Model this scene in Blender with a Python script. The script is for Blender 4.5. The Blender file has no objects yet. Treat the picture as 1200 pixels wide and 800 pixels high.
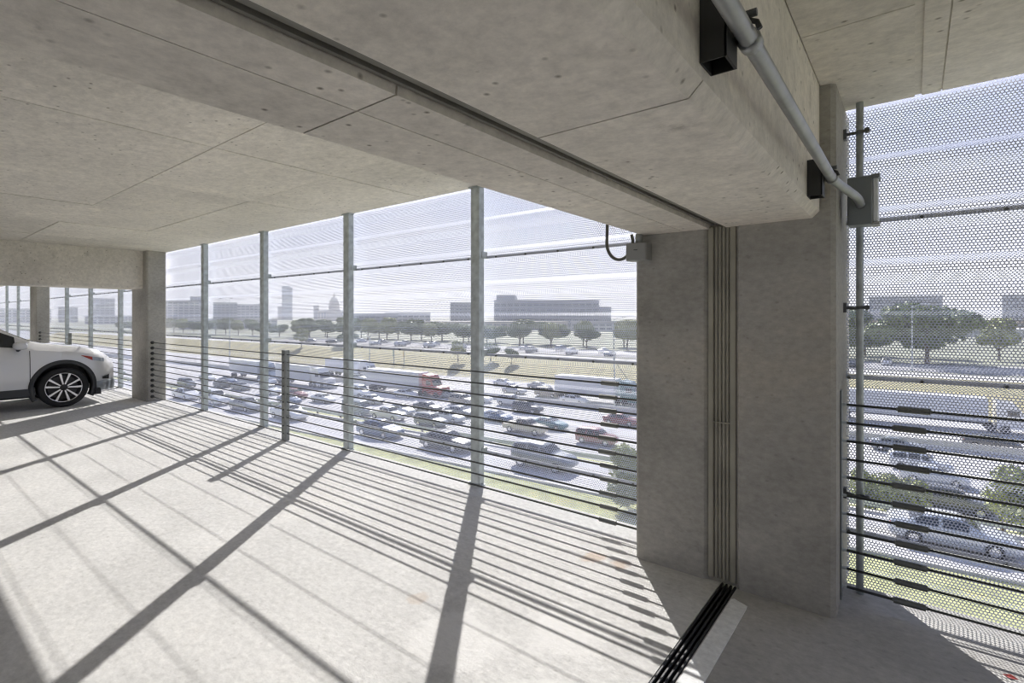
import bpy, math, random
import numpy as np
from mathutils import Vector, Matrix

random.seed(7)
rng = np.random.default_rng(11)
scene = bpy.context.scene
col = scene.collection

# ------------------------------------------------------------------ camera
EYE = 1.55
YAW = math.atan(471 / 600)
cam_d = bpy.data.cameras.new('camera')
cam_d.lens = 18.0
cam_d.sensor_width = 36.0
cam_d.shift_y = -29.3 / 1200
cam_d.clip_start = 0.05
cam_d.clip_end = 8000
cam = bpy.data.objects.new('camera', cam_d)
cam.location = (0, 0, EYE)
cam.rotation_euler = (math.pi / 2, 0, YAW)
col.objects.link(cam)
scene.camera = cam

# ------------------------------------------------------------------ sun, sky, exposure
SUN_AZ = math.radians(38.4)          # horizontal heading of the sunlight, from -Y towards +X
SUN_EL = math.radians(35.2)
to_sun = Vector((-math.sin(SUN_AZ) * math.cos(SUN_EL), math.cos(SUN_AZ) * math.cos(SUN_EL), math.sin(SUN_EL)))
sun_d = bpy.data.lights.new('sun', 'SUN')
sun_d.energy = 3.62
sun_d.angle = math.radians(0.42)
sun_d.color = (1.0, 0.97, 0.935)
sun = bpy.data.objects.new('sun', sun_d)
sun.rotation_euler = to_sun.to_track_quat('Z', 'Y').to_euler()
sun.location = (-30, 40, 60)
col.objects.link(sun)

world = bpy.data.worlds.new('sky')
scene.world = world
world.use_nodes = True
wn, wl = world.node_tree.nodes, world.node_tree.links
for n in list(wn):
    wn.remove(n)
w_out = wn.new('ShaderNodeOutputWorld')
w_bg = wn.new('ShaderNodeBackground')
w_tc = wn.new('ShaderNodeTexCoord')
w_sep = wn.new('ShaderNodeSeparateXYZ')
w_grad = wn.new('ShaderNodeValToRGB')                 # hazy summer sky: pale at the horizon, bluer overhead
w_grad.color_ramp.elements[0].position = 0.0
w_grad.color_ramp.elements[0].color = (0.74, 0.77, 0.90, 1)
w_grad.color_ramp.elements[1].position = 1.0
w_grad.color_ramp.elements[1].color = (0.17, 0.30, 0.72, 1)
for pos, c in ((0.10, (0.64, 0.69, 0.91)), (0.35, (0.40, 0.50, 0.86))):
    e = w_grad.color_ramp.elements.new(pos)
    e.color = (*c, 1)
w_dot = wn.new('ShaderNodeVectorMath')                # forward scattering round the sun
w_dot.operation = 'DOT_PRODUCT'
w_dot.inputs[1].default_value = to_sun
w_max = wn.new('ShaderNodeMath')
w_max.operation = 'MAXIMUM'
w_max.inputs[1].default_value = 0.0
w_pow = wn.new('ShaderNodeMath')
w_pow.operation = 'POWER'
w_pow.inputs[1].default_value = 5.0
w_map = wn.new('ShaderNodeMapping')
w_map.inputs['Scale'].default_value = (1.0, 1.0, 2.6)
w_noise = wn.new('ShaderNodeTexNoise')
w_noise.inputs['Scale'].default_value = 3.0
w_noise.inputs['Detail'].default_value = 7
w_noise.inputs['Roughness'].default_value = 0.6
w_ramp = wn.new('ShaderNodeValToRGB')
w_ramp.color_ramp.elements[0].position = 0.46
w_ramp.color_ramp.elements[0].color = (0, 0, 0, 1)
w_ramp.color_ramp.elements[1].position = 0.72
w_ramp.color_ramp.elements[1].color = (0.55, 0.55, 0.55, 1)
w_mix = wn.new('ShaderNodeMix')                       # thin cloud
w_mix.data_type = 'RGBA'
w_mix.inputs['B'].default_value = (1.0, 1.0, 1.03, 1)
w_glow = wn.new('ShaderNodeMix')
w_glow.data_type = 'RGBA'
w_glow.blend_type = 'ADD'
w_glow.inputs['B'].default_value = (0.45, 0.43, 0.42, 1)
wl.new(w_tc.outputs['Generated'], w_sep.inputs['Vector'])
wl.new(w_sep.outputs['Z'], w_grad.inputs['Fac'])
wl.new(w_tc.outputs['Generated'], w_dot.inputs[0])
wl.new(w_dot.outputs['Value'], w_max.inputs[0])
wl.new(w_max.outputs[0], w_pow.inputs[0])
wl.new(w_tc.outputs['Generated'], w_map.inputs['Vector'])
wl.new(w_map.outputs['Vector'], w_noise.inputs['Vector'])
wl.new(w_noise.outputs['Fac'], w_ramp.inputs['Fac'])
wl.new(w_ramp.outputs['Color'], w_mix.inputs['Factor'])
wl.new(w_grad.outputs['Color'], w_mix.inputs['A'])
wl.new(w_pow.outputs[0], w_glow.inputs['Factor'])
wl.new(w_mix.outputs['Result'], w_glow.inputs['A'])
wl.new(w_glow.outputs['Result'], w_bg.inputs['Color'])
w_bg.inputs['Strength'].default_value = 0.325
wl.new(w_bg.outputs['Background'], w_out.inputs['Surface'])

vs = scene.view_settings
vs.view_transform = 'Standard'
vs.look = 'None'
vs.gamma = 1.0
vs.use_curve_mapping = False
vs.exposure = 1.66
scene.cycles.filter_width = 1.2

# ------------------------------------------------------------------ materials
def new_mat(name):
    m = bpy.data.materials.new(name)
    m.use_nodes = True
    nt = m.node_tree
    return m, nt, nt.nodes['Principled BSDF']

def plain(name, rgb, rough=0.6, metal=0.0, var=0.0, vscale=8.0, coat=0.0, spec=0.5, emit=None):
    m, nt, b = new_mat(name)
    b.inputs['Base Color'].default_value = (*rgb, 1)
    b.inputs['Roughness'].default_value = rough
    b.inputs['Metallic'].default_value = metal
    b.inputs['Specular IOR Level'].default_value = spec
    b.inputs['Coat Weight'].default_value = coat
    if var:
        g = nt.nodes.new('ShaderNodeNewGeometry')
        n = nt.nodes.new('ShaderNodeTexNoise')
        n.inputs['Scale'].default_value = vscale
        n.inputs['Detail'].default_value = 5
        r = nt.nodes.new('ShaderNodeValToRGB')
        r.color_ramp.elements[0].position = 0.3
        r.color_ramp.elements[1].position = 0.7
        r.color_ramp.elements[0].color = (*[c * (1 - var) for c in rgb], 1)
        r.color_ramp.elements[1].color = (*[min(1, c * (1 + var)) for c in rgb], 1)
        nt.links.new(g.outputs['Position'], n.inputs['Vector'])
        nt.links.new(n.outputs['Fac'], r.inputs['Fac'])
        nt.links.new(r.outputs['Color'], b.inputs['Base Color'])
    return m

def concrete(name, rgb, var=0.14, holes=0.5, streak=(1, 1, 1), bump=0.25, stain=(0.75, 0.68, 0.58), stain_amt=0.35,
             patches=None, rough=0.85, rnd=0.0, hole_scale=12, blotch=0.0, hmask=(0.40, 0.52)):
    """cast concrete: broad blotches, fine grain, bug holes and stains in world coordinates"""
    m, nt, b = new_mat(name)
    N, L = nt.nodes, nt.links
    b.inputs['Roughness'].default_value = rough
    b.inputs['Specular IOR Level'].default_value = 0.25
    g = N.new('ShaderNodeNewGeometry')
    mp = N.new('ShaderNodeMapping')
    mp.inputs['Scale'].default_value = streak
    L.new(g.outputs['Position'], mp.inputs['Vector'])

    def noise(scale, detail=4, vec=mp, rough_=0.55):
        n = N.new('ShaderNodeTexNoise')
        n.inputs['Scale'].default_value = scale
        n.inputs['Detail'].default_value = detail
        n.inputs['Roughness'].default_value = rough_
        L.new(vec.outputs[0], n.inputs['Vector'])
        return n.outputs['Fac']

    def ramp(fac, p0, p1, c0, c1):
        r = N.new('ShaderNodeValToRGB')
        r.color_ramp.elements[0].position = p0
        r.color_ramp.elements[1].position = p1
        r.color_ramp.elements[0].color = (*c0, 1)
        r.color_ramp.elements[1].color = (*c1, 1)
        L.new(fac, r.inputs['Fac'])
        return r.outputs['Color']

    def mul(a, c, f=1.0):
        x = N.new('ShaderNodeMix')
        x.data_type = 'RGBA'
        x.blend_type = 'MULTIPLY'
        x.inputs['Factor'].default_value = f
        L.new(a, x.inputs['A'])
        L.new(c, x.inputs['B'])
        return x.outputs['Result']

    lo = tuple(c * (1 - var) for c in rgb)
    hi = tuple(min(1, c * (1 + var)) for c in rgb)
    base = ramp(noise(1.1, 6), 0.32, 0.68, lo, hi)
    fine = ramp(noise(22, 6, rough_=0.7), 0.3, 0.7, (0.80, 0.80, 0.80), (1.10, 1.10, 1.10))
    c = mul(base, fine)
    st = ramp(noise(0.55, 8, rough_=0.7), 0.56, 0.74, (1, 1, 1), stain)
    c = mul(c, st, stain_amt)
    if holes:
        v = N.new('ShaderNodeTexVoronoi')
        v.inputs['Scale'].default_value = hole_scale
        v.inputs['Randomness'].default_value = 1
        L.new(mp.outputs[0], v.inputs['Vector'])
        hole = ramp(v.outputs['Distance'], 0.05, 0.16, (0.30, 0.28, 0.25), (1, 1, 1))
        mask = ramp(noise(1.7, 4), *hmask, (0, 0, 0), (1, 1, 1))
        x = N.new('ShaderNodeMix')
        x.data_type = 'RGBA'
        x.inputs['A'].default_value = (1, 1, 1, 1)
        L.new(mask, x.inputs['Factor'])
        L.new(hole, x.inputs['B'])
        c = mul(c, x.outputs['Result'], holes)
    if blotch:
        c = mul(c, ramp(noise(3.1, 9, rough_=0.75), 0.60, 0.72, (1, 1, 1), (0.45, 0.43, 0.40)), blotch)
        c = mul(c, ramp(noise(2.0, 8, rough_=0.7), 0.28, 0.42, (1.18, 1.17, 1.15), (1, 1, 1)), 0.8)
    for (px, py, rad, tint, amt) in (patches or []):
        d = N.new('ShaderNodeVectorMath')
        d.operation = 'DISTANCE'
        d.inputs[1].default_value = (px, py, 0)
        L.new(g.outputs['Position'], d.inputs[0])
        nz = noise(5.0, 7, vec=g, rough_=0.7)
        a1 = N.new('ShaderNodeMath')
        a1.operation = 'MULTIPLY_ADD'
        a1.inputs[1].default_value = rad * 2.4
        L.new(nz, a1.inputs[0])
        L.new(d.outputs['Value'], a1.inputs[2])
        f = ramp(a1.outputs[0], 0.0, 1.0, (1, 1, 1), (0, 0, 0))
        f.node.color_ramp.elements[0].position = min(0.98, rad * 1.75)
        f.node.color_ramp.elements[1].position = min(1.0, rad * 2.1)
        x = N.new('ShaderNodeMix')
        x.data_type = 'RGBA'
        fm = N.new('ShaderNodeMath')
        fm.operation = 'MULTIPLY'
        fm.inputs[1].default_value = amt
        L.new(f, fm.inputs[0])
        L.new(fm.outputs[0], x.inputs['Factor'])
        L.new(c, x.inputs['A'])
        x.inputs['B'].default_value = (*tint, 1)
        c = x.outputs['Result']
    if rnd:
        oi = N.new('ShaderNodeObjectInfo')
        r_ = ramp(oi.outputs['Random'], 0, 1, (1 - rnd,) * 3, (1, 1, 1))
        c = mul(c, r_)
    L.new(c, b.inputs['Base Color'])
    bp = N.new('ShaderNodeBump')
    bp.inputs['Strength'].default_value = bump
    bp.inputs['Distance'].default_value = 0.01
    L.new(noise(30, 6), bp.inputs['Height'])
    L.new(bp.outputs['Normal'], b.inputs['Normal'])
    return m

M = {}
M['ceiling'] = concrete('ceiling_concrete', (0.82, 0.77, 0.70), var=0.10, holes=0.8, streak=(0.7, 1, 1), rnd=0.10, blotch=0.3, hole_scale=15)
M['beam'] = concrete('beam_concrete', (0.80, 0.75, 0.68), var=0.13, holes=0.95, rnd=0.08, blotch=0.6, hole_scale=16)
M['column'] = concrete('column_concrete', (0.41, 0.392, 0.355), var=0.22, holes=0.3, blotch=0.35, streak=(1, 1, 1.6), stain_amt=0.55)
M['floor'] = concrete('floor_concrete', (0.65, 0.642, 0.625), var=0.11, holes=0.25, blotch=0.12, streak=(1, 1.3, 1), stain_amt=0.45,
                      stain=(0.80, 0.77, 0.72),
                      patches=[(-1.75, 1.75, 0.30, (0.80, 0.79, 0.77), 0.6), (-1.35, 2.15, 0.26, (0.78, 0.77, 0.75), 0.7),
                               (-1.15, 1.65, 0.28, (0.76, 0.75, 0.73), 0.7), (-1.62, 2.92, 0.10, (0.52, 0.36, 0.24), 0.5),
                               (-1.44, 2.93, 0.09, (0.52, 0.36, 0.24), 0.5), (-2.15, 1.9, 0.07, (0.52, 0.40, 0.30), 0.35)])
M['floor_shade_toned'] = concrete('shade_toned_floor_concrete', (0.47, 0.46, 0.445), var=0.14, holes=0.3, blotch=0.3, streak=(1, 1.3, 1), stain_amt=0.6)  # deck's shade put into the colour: darker copy of the floor concrete
M['nosing'] = concrete('white_nosing', (0.86, 0.87, 0.87), var=0.06, holes=0.2, stain_amt=0.3)
M['rubber'] = plain('black_rubber', (0.012, 0.012, 0.013), 0.45)
M['joint'] = plain('beige_joint_cover', (0.33, 0.31, 0.25), 0.6, var=0.15, vscale=5)
M['joint_dark'] = plain('dark_joint_cover', (0.24, 0.23, 0.20), 0.6, var=0.2, vscale=6)
M['galv'] = plain('galvanised_steel', (0.52, 0.56, 0.57), 0.5, 0.35, var=0.22, vscale=14)
M['galv_pipe'] = plain('galvanised_pipe', (0.40, 0.41, 0.41), 0.42, 0.6, var=0.15, vscale=10)
M['screen'] = plain('perforated_white_metal', (0.66, 0.69, 0.82), 0.5, 0.0, spec=0.4)
M['rail'] = plain('screen_rail_metal', (0.55, 0.57, 0.61), 0.5, 0.3)
M['cable'] = plain('dark_wire_rope', (0.10, 0.105, 0.10), 0.5, 0.4)
M['sleeve'] = plain('cable_fitting', (0.16, 0.165, 0.155), 0.4, 0.6)
M['black'] = plain('black_steel', (0.03, 0.03, 0.03), 0.5)
M['darkgrey'] = plain('dark_grey_steel', (0.12, 0.125, 0.13), 0.5, 0.2)
M['postgrey'] = plain('weathered_post', (0.26, 0.27, 0.26), 0.5, 0.3, var=0.25, vscale=12)
M['boxgrey'] = plain('grey_enclosure', (0.20, 0.22, 0.23), 0.45, 0.2)
M['boxlight'] = plain('grey_junction_box', (0.30, 0.30, 0.29), 0.5, 0.3)
M['lens'] = plain('clear_fixture_lens', (0.75, 0.78, 0.8), 0.25)
M['hose'] = plain('flexible_conduit', (0.10, 0.10, 0.085), 0.5)
M['asphalt'] = concrete('road_asphalt', (0.30, 0.295, 0.30), var=0.10, holes=0, bump=0.1, streak=(0.15, 1, 1), stain_amt=0.3)
M['road_conc'] = concrete('freeway_concrete', (0.48, 0.47, 0.475), var=0.10, holes=0, bump=0.1, streak=(0.08, 1, 1), stain_amt=0.35)
M['kerb'] = concrete('kerb_concrete', (0.62, 0.60, 0.56), var=0.08, holes=0, bump=0.1)
M['paint'] = plain('road_paint', (0.82, 0.82, 0.80), 0.6)
M['grass'] = concrete('mown_grass', (0.36, 0.37, 0.17), var=0.28, holes=0, bump=0.6, stain=(1.0, 0.78, 0.62), stain_amt=0.9)
M['drygrass'] = concrete('dry_grass', (0.40, 0.36, 0.20), var=0.25, holes=0, bump=0.6, stain=(0.8, 0.72, 0.62), stain_amt=0.9)
M['far'] = concrete('far_ground', (0.22, 0.23, 0.17), var=0.3, holes=0, bump=0.1, streak=(0.05, 0.05, 0.05), stain_amt=0.5)
M['leaf'] = plain('leaf_green', (0.16, 0.21, 0.08), 0.6, var=0.35, vscale=1.2)
M['leaf_olive'] = plain('leaf_olive', (0.34, 0.37, 0.16), 0.6, var=0.35, vscale=1.2)
M['bark'] = plain('bark', (0.16, 0.12, 0.09), 0.9)
M['carglass'] = plain('car_glass', (0.02, 0.025, 0.03), 0.08, coat=0.5)
M['tyre'] = plain('tyre', (0.018, 0.018, 0.019), 0.75)
M['rim'] = plain('machined_rim', (0.72, 0.72, 0.73), 0.25, 0.8)
M['rim_dark'] = plain('black_rim', (0.02, 0.02, 0.022), 0.4)
M['cladding'] = plain('black_plastic_trim', (0.045, 0.047, 0.05), 0.55)
M['silverplastic'] = plain('silver_skid', (0.42, 0.46, 0.50), 0.35, 0.5)
M['amber'] = plain('red_reflector', (0.45, 0.05, 0.02), 0.3)
M['headlamp'] = plain('headlamp_glass', (0.48, 0.53, 0.60), 0.1, coat=1.0)
M['taillight'] = plain('tail_light', (0.40, 0.02, 0.02), 0.3)
M['pearl'] = plain('pearl_white_paint', (0.80, 0.80, 0.81), 0.22, 0.0, coat=1.0)
CARCOL = {'white': (0.80, 0.80, 0.80), 'silver': (0.52, 0.54, 0.56), 'grey': (0.26, 0.28, 0.30), 'charcoal': (0.07, 0.075, 0.08),
          'blue': (0.08, 0.13, 0.24), 'beige': (0.46, 0.42, 0.34), 'teal': (0.12, 0.24, 0.26), 'maroon': (0.24, 0.06, 0.06),
          'red': (0.45, 0.06, 0.04)}
for k, v in CARCOL.items():
    M['car_' + k] = plain('car_paint_' + k, v, 0.28, 0.1, coat=0.8)
M['trailer'] = plain('trailer_white', (0.72, 0.73, 0.75), 0.5)
M['sign_green'] = plain('sign_green', (0.03, 0.30, 0.25), 0.5)
M['sign_yellow'] = plain('sign_yellow', (0.85, 0.50, 0.05), 0.5)
M['limestone'] = plain('limestone', (0.62, 0.58, 0.52), 0.8, var=0.08, vscale=0.05)
M['pale_wall'] = plain('pale_wall', (0.66, 0.66, 0.66), 0.8, var=0.06, vscale=0.05)
M['grey_wall'] = plain('grey_wall', (0.36, 0.38, 0.41), 0.8, var=0.08, vscale=0.05)
M['blue_glass'] = plain('tower_glass', (0.22, 0.32, 0.44), 0.15, 0.3)
M['dark_glass'] = plain('window_band', (0.14, 0.17, 0.21), 0.2)
M['brick'] = plain('tan_brick', (0.42, 0.33, 0.26), 0.85, var=0.08, vscale=0.1)

# ------------------------------------------------------------------ mesh helpers
class MB:
    def __init__(self):
        self.v, self.f = [], []

    def poly(self, pts, faces):
        o = len(self.v)
        self.v += [tuple(p) for p in pts]
        self.f += [tuple(i + o for i in q) for q in faces]
        return self

    def box(self, x0, x1, y0, y1, z0, z1, bev=0.0):
        if bev:
            b = bev
            pts = []
            for z, s in ((z0, b), (z0 + b, 0), (z1 - b, 0), (z1, b)):
                pts += [(x0 + s + b * (s == 0), y0 + s, z), (x1 - s - b * (s == 0), y0 + s, z),
                        (x1 - s, y0 + s + b * (s == 0), z), (x1 - s, y1 - s - b * (s == 0), z),
                        (x1 - s - b * (s == 0), y1 - s, z), (x0 + s + b * (s == 0), y1 - s, z),
                        (x0 + s, y1 - s - b * (s == 0), z), (x0 + s, y0 + s + b * (s == 0), z)]
            fs = [tuple(range(7, -1, -1)), tuple(range(24, 32))]
            for k in range(3):
                for i in range(8):
                    j = (i + 1) % 8
                    fs.append((k * 8 + i, k * 8 + j, k * 8 + 8 + j, k * 8 + 8 + i))
            return self.poly(pts, fs)
        return self.poly([(x0, y0, z0), (x1, y0, z0), (x1, y1, z0), (x0, y1, z0), (x0, y0, z1), (x1, y0, z1), (x1, y1, z1), (x0, y1, z1)],
                         [(3, 2, 1, 0), (4, 5, 6, 7), (0, 1, 5, 4), (1, 2, 6, 5), (2, 3, 7, 6), (3, 0, 4, 7)])

    def prism(self, outline, z0, z1):
        n = len(outline)
        pts = [(x, y, z0) for x, y in outline] + [(x, y, z1) for x, y in outline]
        fs = [tuple(range(n - 1, -1, -1)), tuple(range(n, 2 * n))]
        fs += [(i, (i + 1) % n, n + (i + 1) % n, n + i) for i in range(n)]
        return self.poly(pts, fs)

    def tube(self, pts, r, n=10, cap=True):
        pts = [Vector(p) for p in pts]
        rs = r if isinstance(r, (list, tuple)) else [r] * len(pts)
        rings = []
        up = None
        for i, p in enumerate(pts):
            a = pts[max(0, i - 1)]
            c = pts[min(len(pts) - 1, i + 1)]
            t = (c - a).normalized()
            if up is None:
                up = Vector((0, 0, 1)) if abs(t.z) < 0.9 else Vector((1, 0, 0))
            s = t.cross(up).normalized()
            up = s.cross(t).normalized()
            rings.append([p + (s * math.cos(2 * math.pi * k / n) + up * math.sin(2 * math.pi * k / n)) * rs[i] for k in range(n)])
        P = [q for ring in rings for q in ring]
        fs = []
        for i in range(len(pts) - 1):
            for k in range(n):
                j = (k + 1) % n
                fs.append((i * n + k, i * n + j, (i + 1) * n + j, (i + 1) * n + k))
        if cap:
            fs.append(tuple(range(n - 1, -1, -1)))
            fs.append(tuple(range((len(pts) - 1) * n, len(pts) * n)))
        return self.poly(P, fs)

    def lathe(self, prof, axis='z', n=24, c=(0, 0, 0)):
        """prof = [(radius, height)...] about an axis through c"""
        P, fs = [], []
        for r, h in prof:
            for k in range(n):
                a = 2 * math.pi * k / n
                x, y = r * math.cos(a), r * math.sin(a)
                p = (x, y, h) if axis == 'z' else ((x, h, y) if axis == 'y' else (h, x, y))
                P.append((p[0] + c[0], p[1] + c[1], p[2] + c[2]))
        for i in range(len(prof) - 1):
            for k in range(n):
                j = (k + 1) % n
                fs.append((i * n + k, i * n + j, (i + 1) * n + j, (i + 1) * n + k))
        return self.poly(P, fs)

    def mesh(self, name, mat, smooth=False):
        me = bpy.data.meshes.new(name)
        me.from_pydata(self.v, [], self.f)
        me.materials.append(mat)
        if smooth:
            me.polygons.foreach_set('use_smooth', [True] * len(me.polygons))
        me.update()
        return me

    def build(self, name, mat, parent=None, smooth=False, loc=None):
        return link(name, self.mesh(name, mat, smooth), parent, loc)


def link(name, me, parent=None, loc=None, rot=None):
    o = bpy.data.objects.new(name, me)
    col.objects.link(o)
    if parent is not None:
        o.parent = parent
    if loc is not None:
        o.location = loc
    if rot is not None:
        o.rotation_euler = rot
    return o


def tag(o, label=None, cat=None, group=None, kind=None):
    if label:
        o['label'] = label
    if cat:
        o['category'] = cat
    if group:
        o['group'] = group
    if kind:
        o['kind'] = kind
    return o


def thing(name, label, cat, loc=(0, 0, 0), rz=0.0, group=None):
    o = bpy.data.objects.new(name, None)
    o.empty_display_size = 0.1
    col.objects.link(o)
    o.location = loc
    o.rotation_euler = (0, 0, rz)
    return tag(o, label, cat, group)


def smooth_by_angle(o, deg=35):
    me = o.data
    me.polygons.foreach_set('use_smooth', [True] * len(me.polygons))
    try:
        me.set_sharp_from_angle(angle=math.radians(deg))
    except Exception:
        pass

# ------------------------------------------------------------------ the garage shell
EDGE = 3.55            # outer edge of the slabs
SOFFIT = 2.744         # underside of the slab above
BEAM = 2.065           # underside of the beams
COLF = 3.08            # front of the double column
XL, XR, YB = -46.0, 13.0, -6.8  # unseen back edge drawn close behind the camera to let in fill light

# floor slabs either side of the movement joint, thick enough to be seen from outside
f1 = MB().box(XL, -0.885, YB, EDGE, -0.40, 0.0).build('floor', M['floor'])
tag(f1, 'pale concrete parking deck striped by cable shadows, left of the black joint', 'floor', kind='structure')
f2 = MB().box(-0.795, XR, YB, EDGE, -0.40, 0.0).build('floor', M['floor_shade_toned'])
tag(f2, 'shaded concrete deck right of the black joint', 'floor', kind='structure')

# upper slab with the formwork panels cast into its underside
ceil = MB().box(XL, XR, YB, EDGE, SOFFIT + 0.012, SOFFIT + 0.35).build('ceiling', M['ceiling'])
tag(ceil, 'board-marked concrete slab overhead with panel joints', 'ceiling', kind='structure')
GAP = 0.0028
def soffit_panels(x_edges, y_edges, parent, mat):
    for i in range(len(x_edges) - 1):
        for j in range(len(y_edges) - 1):
            dz = random.uniform(0, 0.006)
            MB().box(x_edges[i] + GAP, x_edges[i + 1] - GAP, y_edges[j] + GAP, y_edges[j + 1] - GAP,
                     SOFFIT + dz, SOFFIT + 0.013).build('panel', mat, parent)
ys = [EDGE, 2.50, 1.55, 0.33, -0.89, -2.11, -3.33, -5.0, YB][::-1]
xs = [-2.38 - 1.524 * k for k in range(0, 6)]
soffit_panels(sorted([-1.375] + xs + [-11.15]), ys, ceil, M['ceiling'])
soffit_panels([-20.55, -18.2, -15.85, -13.5, -11.95], ys, ceil, M['ceiling'])
soffit_panels([-0.385, 0.006], ys, ceil, M['ceiling'])
soffit_panels([0.03, 0.115, 1.24, 2.46, 4.9, 8.6], ys, ceil, M['ceiling'])

def beam(x0, x1, y0, y1, label, cuts=(), seam=None, name='concrete_beam', b=0.022, soft=(1, 1)):
    """dropped beam: core plus soffit panels that leave the form joints open"""
    t = thing(name, label, 'beam', (0, 0, 0))
    MB().poly([], []).box(x0 + 0.001, x1 - 0.001, y0, y1, BEAM + b, SOFFIT + 0.012).build('core', M['beam'], t)
    ye = [y0] + list(cuts) + [y1]
    xe = [x0] + ([seam] if seam else []) + [x1]
    for i in range(len(xe) - 1):
        for j in range(len(ye) - 1):
            lx = xe[i] + (GAP * 0.6 if i else 0)
            rx = xe[i + 1] - (GAP * 0.6 if i < len(xe) - 2 else 0)
            ly, ry = ye[j] + (GAP if j else 0), ye[j + 1] - (GAP if j < len(ye) - 2 else 0)
            cl, cr = (b * soft[0] if i == 0 else 0), (b * soft[1] if i == len(xe) - 2 else 0)
            pts = [(lx + cl, ly, BEAM), (rx - cr, ly, BEAM), (rx, ly, BEAM + b), (lx, ly, BEAM + b),
                   (lx + cl, ry, BEAM), (rx - cr, ry, BEAM), (rx, ry, BEAM + b), (lx, ry, BEAM + b)]
            MB().poly(pts, [(3, 2, 1, 0), (4, 5, 6, 7), (0, 1, 5, 4), (1, 2, 6, 5), (2, 3, 7, 6), (3, 0, 4, 7)]).build('soffit_panel', M['beam'], t)
    return t

beam(-1.375, -0.945, YB, EDGE, 'concrete beam overhead, left of the dark ceiling joint', (-4.2, -1.7, 0.77, 2.69), seam=-1.10, soft=(1, 0.1))
beam(-0.855, -0.385, YB, EDGE, 'concrete beam overhead, right of the dark ceiling joint, carrying the conduit', (-4.2, -1.3, 1.21), b=0.034, soft=(0.08, 1))
beam(-11.95, -11.15, YB, EDGE, 'far concrete beam above the parked white car', (-4.2, -1.7, 1.2), name='concrete_beam')
beam(8.6, 9.4, YB, EDGE, 'concrete beam at the far right, out past the conduit', (-4.2, 0), name='concrete_beam')

def chamfer_outline(x0, x1, y0, y1, c):
    return [(x0 + c, y0), (x1 - c, y0), (x1, y0 + c), (x1, y1 - c), (x1 - c, y1), (x0 + c, y1), (x0, y1 - c), (x0, y0 + c)]

def column(x0, x1, y0, y1, label, top=SOFFIT, ch=0.022):
    o = MB().prism(chamfer_outline(x0, x1, y0, y1, ch), -0.02, top + 0.01).build('concrete_column', M['column'])
    return tag(o, label, 'column')

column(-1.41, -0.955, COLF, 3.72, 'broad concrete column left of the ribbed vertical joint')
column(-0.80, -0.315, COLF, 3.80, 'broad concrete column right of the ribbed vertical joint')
column(-11.79, -10.95, 3.215, 3.525, 'far concrete column standing beside the parked white car')
column(-21.24, -20.4, 3.215, 3.525, 'farthest concrete column, behind the hood of the white car')
column(-11.9, -11.2, -6.5, -5.9, 'inner concrete column under the far beam, behind the white car', top=BEAM)
tag(MB().box(XL, XR, YB, YB + 0.2, 0.0, 1.05).build('wall_back', M['column']), 'low concrete parapet wall on the far side behind the camera', 'wall', kind='structure')  # unseen, left open above so sky light reaches ceiling and columns

# expansion joint: floor seal, white nosing, column cover, ceiling cover
t = thing('floor_joint_seal', 'black ribbed rubber seal in the floor joint, running to the double column', 'joint seal')
MB().box(-0.885, -0.795, YB, COLF + 0.03, -0.06, -0.028).build('trough', M['rubber'], t)
for k in range(4):
    x = -0.881 + k * 0.0233
    MB().box(x, x + 0.012, YB, COLF + 0.02, -0.03, 0.004, bev=0.003).build('rib', M['rubber'], t)
o = MB().poly([(-0.792, -4, 0.0), (-0.697, -4, 0), (-0.697, 2.89, 0), (-0.70, 2.93, 0), (-0.775, 2.965, 0), (-0.79, 2.95, 0)] +
              [(-0.792, -4, 0.003), (-0.699, -4, 0.003), (-0.699, 2.89, 0.003), (-0.702, 2.928, 0.003), (-0.775, 2.962, 0.003), (-0.788, 2.948, 0.003)],
              [(6, 7, 8, 9, 10, 11)] + [(i, (i + 1) % 6, 6 + (i + 1) % 6, 6 + i) for i in range(6)]).build('nosing_strip', M['nosing'])
tag(o, 'white painted strip beside the black floor joint', 'floor strip')

t = thing('column_joint_cover', 'beige ribbed vertical cover between the two broad columns', 'joint cover')
MB().box(-0.955, -0.80, COLF + 0.027, COLF + 0.06, 0.0, BEAM + 0.02).build('back_plate', M['joint'], t)
MB().box(-0.955, -0.925, COLF + 0.006, COLF + 0.036, 0.02, BEAM + 0.01, bev=0.004).build('flange', M['joint'], t)
MB().box(-0.832, -0.80, COLF + 0.006, COLF + 0.036, 0.02, BEAM + 0.01, bev=0.004).build('flange', M['joint'], t)
for k in range(4):
    x = -0.918 + k * 0.0215
    MB().box(x, x + 0.014, COLF + 0.014, COLF + 0.036, 0.02, BEAM + 0.01, bev=0.004).build('rib', M['joint'], t)
MB().box(-0.925, -0.83, COLF + 0.008, COLF + 0.036, 0.93, 0.937).build('splice', M['joint'], t)

t = thing('ceiling_joint_cover', 'dark ribbed cover recessed in the ceiling joint between two beams', 'joint cover')
MB().box(-0.945, -0.855, YB, COLF + 0.05, BEAM + 0.048, BEAM + 0.06).build('back_plate', M['joint_dark'], t)
for k in range(4):
    x = -0.941 + k * 0.0228
    MB().box(x, x + 0.013, YB, COLF + 0.04, BEAM + 0.022 + 0.006 * (k % 2), BEAM + 0.05).build('rib', M['joint_dark'], t)

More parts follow.
